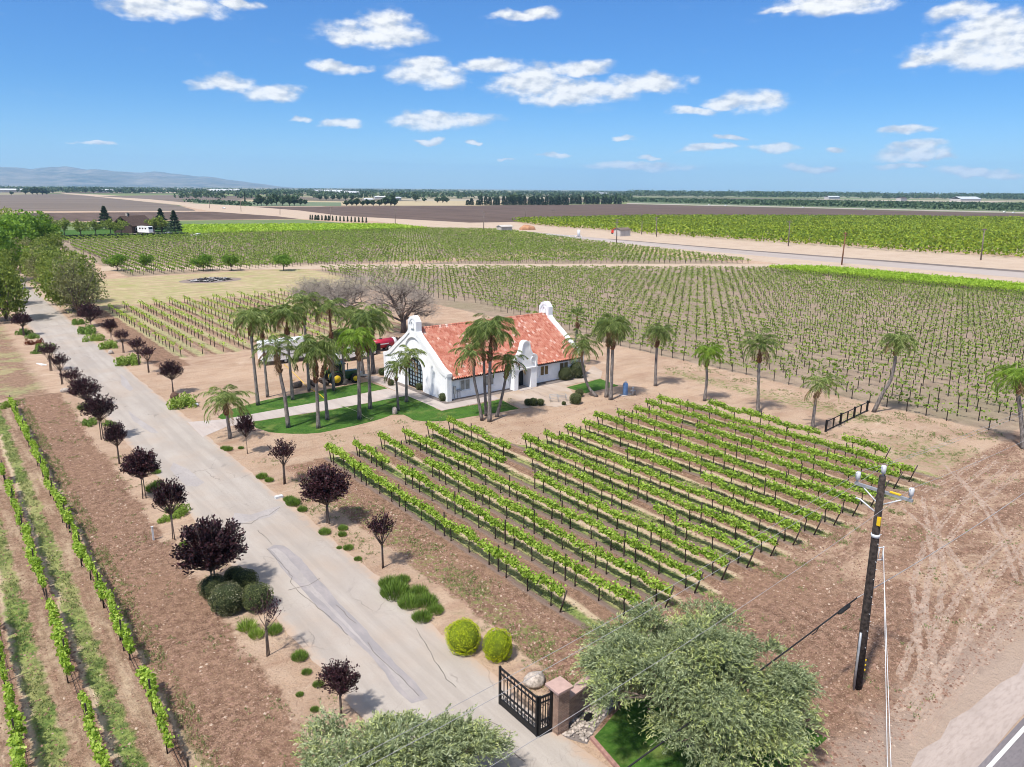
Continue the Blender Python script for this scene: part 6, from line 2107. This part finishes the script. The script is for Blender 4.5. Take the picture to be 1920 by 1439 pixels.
def pickup(label, loc, rz, mat='white_paint', group=None):
    r_ = thing('pickup_truck', label, 'truck', loc, rz, group)
    b = MB()
    b.prism([(-2.6, .5), (2.6, .5), (2.65, .95), (1.35, 1.1), (.75, 1.75), (-.45, 1.78), (-.7, 1.12), (-2.6, 1.12)], 'y', -.92, .92)
    b.build('body', MT[mat], r_)
    w_ = MB()
    w_.prism([(-.4, 1.14), (1.12, 1.14), (.68, 1.68), (-.36, 1.70)], 'y', -.93, .93)
    w_.build('window', MT['glass_dark'], r_)
    MB().prism([(1.38, 1.12), (.80, 1.72), (.76, 1.69), (1.30, 1.12)], 'y', -.8, .8).build('windscreen', MT['glass_dark'], r_)
    MB().box(-2.5, -.8, -.78, .78, 1.0, 1.135).build('load_bed', MT['tyre'], r_)
    for x in (-1.6, 1.65):
        for y in (-.82, .82):
            wheel(r_, x, y, .37, .24, 'grey_metal')
    for y in (-.7, .7):
        MB().box(2.6, 2.68, y - .16, y + .16, .78, .94).build('headlight', MT['porcelain'], r_)
    return r_


def car(label, loc, rz, mat='white_paint', group=None):
    r_ = thing('parked_car', label, 'car', loc, rz, group)
    b = MB()
    b.prism([(-2.2, .32), (2.2, .32), (2.25, .72), (1.2, .92), (.55, 1.40), (-1.0, 1.42), (-1.75, .98), (-2.25, .9)], 'y', -.86, .86)
    b.build('body', MT[mat], r_)
    MB().prism([(1.02, .94), (.5, 1.34), (-.95, 1.36), (-1.5, .98)], 'y', -.87, .87).build('window', MT['glass_dark'], r_)
    for x in (-1.35, 1.4):
        for y in (-.78, .78):
            wheel(r_, x, y, .33, .2, 'grey_metal')
    for y in (-.6, .6):
        MB().box(2.2, 2.27, y - .18, y + .18, .6, .72).build('headlight', MT['porcelain'], r_)
    return r_


pickup('white pickup truck half hidden behind the lawn palms, right of the camper', at(648, 676), R(178))
utl = thing('utility_trailer', 'black utility trailer between the white pickup and the red tank', 'trailer', at(694, 664), R(0))
b_ = MB()
b_.box(-1.2, 1.2, -.8, .8, .55, .7).box(-1.2, 1.2, -.8, -.74, .7, 1.5).box(-1.2, 1.2, .74, .8, .7, 1.5).box(-1.2, -1.14, -.74, .74, .7, 1.5).box(-2.1, -1.2, -.05, .05, .5, .6)
b_.build('body', MT['black'], utl)
for y in (-.9, .9):
    wheel(utl, .2, y, .36, .2, 'porcelain')
spr = thing('sprayer_tank', 'red tank sprayer with white end beside the house gable', 'sprayer', at(719, 657), R(4))
MB().mat(0, True).tube([(-1.7, 0, 1.0), (-1.6, 0, 1.0), (1.4, 0, 1.0), (1.5, 0, 1.0)], [.45, .66, .66, .5], 18).build('tank', MT['red_paint'], spr)
MB().mat(0, True).tube([(1.42, 0, 1.0), (1.5, 0, 1.0), (1.85, 0, 1.0), (1.9, 0, 1.0)], [.5, .68, .68, .5], 18).build('fan_housing', MT['porcelain'], spr)
MB().box(-1.4, .5, -.672, -.655, .95, 1.1).build('stripe', MT['porcelain'], spr)
MB().mat(0, True).tube([(-.4, 0, 1.6), (-.4, 0, 1.74)], .2, 10).build('hatch', MT['black'], spr)
MB().box(-2.6, 1.4, -.3, .3, .35, .45).build('chassis', MT['black'], spr)
for y in (-.72, .72):
    wheel(spr, .5, y, .40, .28, 'porcelain')
wp_ = thing('wood_pile', 'dark pile of old timber behind the house gable', 'wood pile', at(742, 645))
lg = MB()
g = random.Random(3)
for k in range(34):
    z = .12 + .16 * (k // 8)
    y = -.9 + .24 * (k % 8) + g.uniform(-.05, .05)
    lg.tube([(-1.9 + g.uniform(-.4, .4), y, z), (1.9 + g.uniform(-.5, .5), y + g.uniform(-.2, .2), z + g.uniform(-.03, .1))], .085, 6)
lg.build('logs', MT['wood_brown'], wp_)
wp_.rotation_euler = (0, 0, R(50))

# burnt heap
bp_ = thing('burnt_heap', 'blackened ash heap with pale debris on the dry grass', 'ash heap', at(395, 526))
g = random.Random(8)
for nm, mt, cnt in (('charred_wood', 'ash', 150), ('ash', 'ash_pale', 90)):
    m_ = MB()
    for k in range(cnt):
        a, r_ = g.uniform(0, 6.28), math.sqrt(g.random())
        x, y = r_ * 4.6 * math.cos(a), r_ * 3.4 * math.sin(a)
        z = .5 * (1 - r_) + .05
        if g.random() < .5:
            d = g.uniform(.4, 1.5)
            b2 = g.uniform(0, 6.28)
            m_.tube([(x, y, z), (x + d * math.cos(b2), y + d * math.sin(b2), z + g.uniform(-.1, .3))], g.uniform(.04, .12), 5)
        else:
            m_.ball((x, y, z), (g.uniform(.2, .7), g.uniform(.2, .5), g.uniform(.08, .2)), 7, 5, .25, k)
    m_.build(nm, MT[mt], bp_)
sheet('ash_ground', [tuple(at(395, 526)[:2] + np.array([7.2 * math.cos(a), 5.6 * math.sin(a)])) for a in np.linspace(0, 6.28, 40, endpoint=False)], .010, sheet_mat('ashy_soil', ((.17, .135, .115), (.27, .21, .175), (.33, .27, .23)), .6), .25, .8, 77)

# ------------------------------------------------------------------ the farm in the middle distance
fh = thing('farmhouse', 'dark brown farmhouse with a steep gable among trees', 'house', at(252, 436), R(32), None, (0.75, 1.25, 1.2))
MB().box(-9, 9, -4.5, 4.5, 0, 3.0).build('wall', MT['wood_brown'], fh)
rf = MB()
rf.prism([(-5.6, 2.8), (0, 6.6), (5.6, 2.8), (5.3, 2.6), (0, 6.2), (-5.3, 2.6)], 'x', -9.8, 9.8)
rf = rf.build('roof', MT['wood_brown'], fh)
MB().box(-5, -4.2, -.4, .4, 5.6, 7.5).build('chimney', MT['rock'], rf)
for x in (-6, -2, 3, 6):
    f_ = MB().box(x, x + 1.3, -4.56, -4.5, 1.0, 2.2).build('window', MT['trim'], fh)
    MB().box(x + .1, x + 1.2, -4.6, -4.56, 1.1, 2.1).build('pane', MT['glass_dark'], f_)
mh = vehicle_box('motorhome', 'white motorhome parked before the brown farmhouse', 'motorhome', at(273, 438), R(-62), 7.5, 2.6, 2.9, .5, 'white_paint')
MB().prism([(3.76, 2.0), (3.56, 3.0), (3.52, 3.0), (3.70, 2.0)], 'y', -1.1, 1.1).build('windscreen', MT['glass_dark'], mh)
for x in (-2.4, -.6, 1.2):
    MB().box(x, x + 1.0, -1.32, -1.3, 2.0, 2.7).build('window', MT['glass_dark'], mh)
for x in (-2.2, 2.4):
    for y in (-1.1, 1.1):
        wheel(mh, x, y, .45, .25, 'grey_metal')
sheet('farm_yard', px((240, 437), (345, 436), (400, 441), (352, 445), (255, 443)), .04, MT['gravelroad'])
pickup('white pickup parked in front of the farmhouse conifer', at(317, 443), R(200))
car('white sedan parked on gravel at the corner of the far vineyard', at(374, 444), R(15))
car('silver car driving on the canal road', at(420, 391.5), R(-85), 'porcelain')
for i, (x, y) in enumerate(((1621, 394), (1883, 399), (1900, 400), (1330, 385.5), (1361, 386.5), (1506, 390))):
    car('white car %s on the distant highway' % ('travelling beside another' if x > 1880 else 'alone far left of the others' if x == 1330 else 'second from the left' if x == 1361 else 'third from the left' if x == 1506 else 'in the middle, before the far orchard'), at(x, y), R(0), 'white_paint', 'cars on the distant highway')
hd = MB()
a_, b_ = at(103, 449), at(352, 443)
tag(mesh_np('clipped_hedge', *leafcloud(np.stack([np.repeat(np.linspace(a_[0], b_[0], 300), 14) + RNG.normal(size=4200) * .35, np.repeat(np.linspace(a_[1], b_[1], 300), 14) + RNG.normal(size=4200) * .5, RNG.uniform(.1, 1.5, 4200)], 1), .8, .6, RNG), MT['dark_leaf']),
    'long dark clipped hedge between farm lawn and far vineyard', 'hedge')


def shed(label, loc, rz, L, w, h, roof='tin', wall='shed_wall', group=None):
    r_ = thing('farm_shed', label, 'shed', loc, rz, group)
    MB().box(-L / 2, L / 2, -w / 2, w / 2, 0, h).build('wall', MT[wall], r_)
    MB().prism([(-w / 2 - .4, h), (0, h + w * .2), (w / 2 + .4, h), (w / 2 + .4, h - .25), (0, h + w * .2 - .25), (-w / 2 - .4, h - .25)], 'x', -L / 2 - .4, L / 2 + .4).build('roof', MT[roof], r_)
    return r_


shed('grey block pump shed nearest the citrus corner', at(946, 436), R(0), 7, 4, 3.0, 'shed_wall')
shed('grey flat roofed pump house with white railings beside the canal', at(1166, 443) + np.array([0, 0, 0]), R(0), 7.0, 4.5, 3.2, 'bark')
rl = thing('white_railing', 'white pipe railing beside the canal pump house', 'railing', at(1095, 445))
r2 = MB().mat(0, True)
aa, bb = at(1024, 447) - at(1095, 445), at(1090, 449) - at(1095, 445)
for k in range(7):
    p = aa + (bb - aa) * k / 6
    r2.tube([p, p + [0, 0, 1.6]], .09, 5)
for z in (1.6, .8):
    r2.tube([aa + [0, 0, z], bb + [0, 0, z]], .08, 5)
r2.build('rail', MT['porcelain'], rl)
wt_ = thing('white_standpipe', 'white concrete standpipe by the canal', 'standpipe', at(1085, 445))
MB().mat(0, True).tube([(0, 0, 0), (0, 0, 3.4)], .7, 12).build('pipe', MT['porcelain'], wt_)
sp3 = thing('soil_heap', 'orange soil heap before the citrus corner', 'soil heap', at(989, 431))
MB().mat(0, True).ball((0, 0, -.3), (5.5, 3.5, 3.0), 14, 8, .12, 4).build('heap', plain('orange_soil', (.42, .22, .12), .95, .2, .6), sp3)
rt = thing('red_machine', 'small red farm machine parked at the citrus edge', 'farm machine', at(1154, 439))
MB().box(-2, 2, -1, 1, .6, 2.2).box(-.6, .8, -.9, .9, 2.2, 3.0).build('body', MT['red_orange'], rt)
for x in (-1.3, 1.3):
    for y in (-1, 1):
        wheel(rt, x, y, .7, .35, 'porcelain')
SH = [((195, 361), 60, 'white roofed barn in the tree line left of the canal road'), ((420, 362), 110, 'wide white packing shed in the left tree line'), ((532, 363), 30, 'small white roofed shed above the farmstead'), ((615, 363), 120, 'long pale warehouse right of the farmstead'),
      ((655, 366), 80, 'pale warehouse second from the farmstead'), ((712, 374), 22, 'grey roofed house beside the low shrub line'), ((690, 380), 14, 'white gabled cottage among the low shrubs'), ((745, 376), 12, 'small pale house right of the low shrub line'),
      ((20, 361), 70, 'pale shed at the far left frame edge'), ((1560, 374), 60, 'low pale farm building in the right tree line'), ((1690, 377), 50, 'dark roofed long building in the right tree line'), ((1810, 378), 110, 'wide white roofed greenhouse at the right'), ((1130, 366), 60, 'pale roof in the centre tree line')]
for (c_, L, lab) in SH:
    b_ = at(*c_)
    sc_ = min(1.0, 1200 / np.linalg.norm(b_[:2])) if L < 40 else 1.0
    shed(lab, b_, R(gt.uniform(-35, 35)), L, max(8, L * .25), 4.5 if L < 40 else 6.5, 'porcelain' if L != 50 else 'wood_brown')

# ------------------------------------------------------------------ weeds and grass of the near ground
g = np.random.default_rng(700)


def scatter(n_, x0, x1, y0, y1):
    return np.stack([g.uniform(x0, x1, n_), g.uniform(y0, y1, n_), np.zeros(n_)], 1)


T_ = []
for k in range(-4, 1):       # grass bands of the left block
    xb = 5.0 + 2.42 * k
    q = scatter(2600, xb + 2.42 * .28, xb + 2.42 * .62, 16, 92)
    m_ = np.sin(q[:, 1] * .9 + k) * np.sin(q[:, 1] * .23 + 2 * k) + g.normal(size=len(q)) * .5
    T_.append(q[m_ > -.45])
for i in range(16):          # grass beside each front row
    xb = 24.3 + 2.45 * i
    q = scatter(900, xb + .25, xb + .95, near[i] - 2.0, farr[i])
    m_ = np.sin(q[:, 1] * .7 + i * 2.1) + g.normal(size=len(q)) * .6
    T_.append(q[m_ > -.2])
T_ = np.concatenate(T_)
V_, F_ = blades(T_, g, 5, .16, .03, .7)
tag(mesh_np('grass', V_, F_, MT['weed']), kind='stuff')
T_ = []
for (n_, b) in ((500, (21.0, 23.4, 24, 56)), (260, (6.0, 9.8, 14, 90)), (330, (18.6, 20.8, 20, 60)), (160, (9.7, 11.7, 20, 90)), (420, (20, 27, 20.8, 25)), (500, (24, 90, 11, 24)), (500, (71, 77, 33, 62)), (120, (26, 50, 59, 62)), (600, (64, 78, 24, 36)), (900, (25, 60, 104, 152))):
    q = scatter(n_, *b)
    m_ = np.sin(q[:, 0] * 1.1 + q[:, 1] * .37) * np.sin(q[:, 1] * .61 - q[:, 0] * .4) + g.normal(size=len(q)) * .3
    q = q[m_ > .15]
    T_.append(np.repeat(q, 4, 0) + np.concatenate([g.normal(size=(len(q) * 4, 2)) * .22, np.zeros((len(q) * 4, 1))], 1))
V_, F_ = blades(np.concatenate(T_), g, 5, .15, .035, .8)
tag(mesh_np('weeds', V_, F_, MT['weed']), kind='stuff')
# clods of the tilled soil
q = np.concatenate([scatter(11000, 20.6, 23.6, 22, 56), scatter(14000, 5.8, 9.8, 14, 92), scatter(36000, 22, 75, 10.8, 23.8), scatter(9000, -8, 5.5, 18, 60), scatter(9000, 24, 62, 23, 56)])
r_ = g.uniform(.02, .085, len(q)) * (g.random(len(q)) ** 2.0 * .9 + .4)
oct_ = np.array([[1, 0, 0], [0, 1, 0], [-1, 0, 0], [0, -1, 0], [0, 0, .8]], float)
Vc = (q[:, None, :] + oct_[None] * r_[:, None, None] * g.uniform(.6, 1.3, (len(q), 5, 1))).reshape(-1, 3)
fi = np.array([[0, 1, 4], [1, 2, 4], [2, 3, 4], [3, 0, 4]])
Fc = (fi[None] + 5 * np.arange(len(q))[:, None, None]).reshape(-1, 3)
cm, nt, b = newmat('clod_soil')
isl = nd(nt, 'ShaderNodeNewGeometry').outputs['Random Per Island']
nt.links.new(ramp(nt, isl, [(0, (.13, .07, .048)), (.5, (.22, .125, .088)), (.85, (.30, .185, .135)), (1.0, (.46, .36, .28))]), b.inputs['Base Color'])
tag(mesh_np('soil_clods', Vc, Fc, cm), kind='stuff')

# ------------------------------------------------------------------ mountains on the left horizon
def mountains():
    g = np.random.default_rng(710)
    prof_x = [-260, -120, 0, 60, 125, 165, 200, 255, 290, 340, 400, 440, 500, 560]
    prof_y = [318, 314, 313, 318, 312, 317, 320, 325, 323, 327, 333, 339, 346.5, 351]
    na, nr = 220, 26
    X = np.linspace(-260, 560, na)
    ph = g.uniform(0, 6.28, (6, 2))
    V_ = []
    for j in range(nr):
        t = j / (nr - 1)
        D = 12600 + 4600 * t
        for i, x in enumerate(X):
            a_, e_ = azel(x, np.interp(x, prof_x, prof_y))
            hmax = max(0.0, 22 + D * math.tan(e_))
            env = math.sin(min(1.0, t * 1.05) * math.pi / 2) ** 0.9
            n_ = sum(math.sin(x * .03 * 2 ** k + ph[k, 0] + t * 5 * 1.7 ** k) * math.sin(t * 7 * 1.6 ** k + ph[k, 1]) / 1.7 ** k for k in range(5))
            z = hmax * env * (1 + .16 * n_ * (1 - t) ** .4) if t < .999 else hmax * .9
            if x > 500:
                z *= max(0, (560 - x) / 60)
            V_.append((D * math.sin(a_), D * math.cos(a_), max(-2, z - 2)))
    F_ = [[j * na + i, j * na + i + 1, (j + 1) * na + i + 1, (j + 1) * na + i] for j in range(nr - 1) for i in range(na - 1)]
    m = sheet_mat('dry_hills', ((.17, .15, .11), (.05, .065, .055), (.36, .30, .24)), .0011, (1, 1, 1), .003, 0)
    tag(mesh_np('mountains', V_, F_, m, smooth=True), kind='structure')


mountains()

# ------------------------------------------------------------------ the air itself
hz = MB().box(-18500, 18500, -18500, 18500, -3.2, 620).build('haze', [])
hm = bpy.data.materials.new('haze_air')
hm.use_nodes = True
nt = hm.node_tree
nt.nodes.remove(nt.nodes['Principled BSDF'])
pv = nd(nt, 'ShaderNodeVolumePrincipled')
pv.inputs['Color'].default_value = (.40, .68, 1.0, 1)
pv.inputs['Density'].default_value = 6.0e-5
pv.inputs['Anisotropy'].default_value = 0.1
nt.links.new(pv.outputs[0], nt.nodes['Material Output'].inputs['Volume'])
hz.data.materials.append(hm)
tag(hz, kind='stuff')
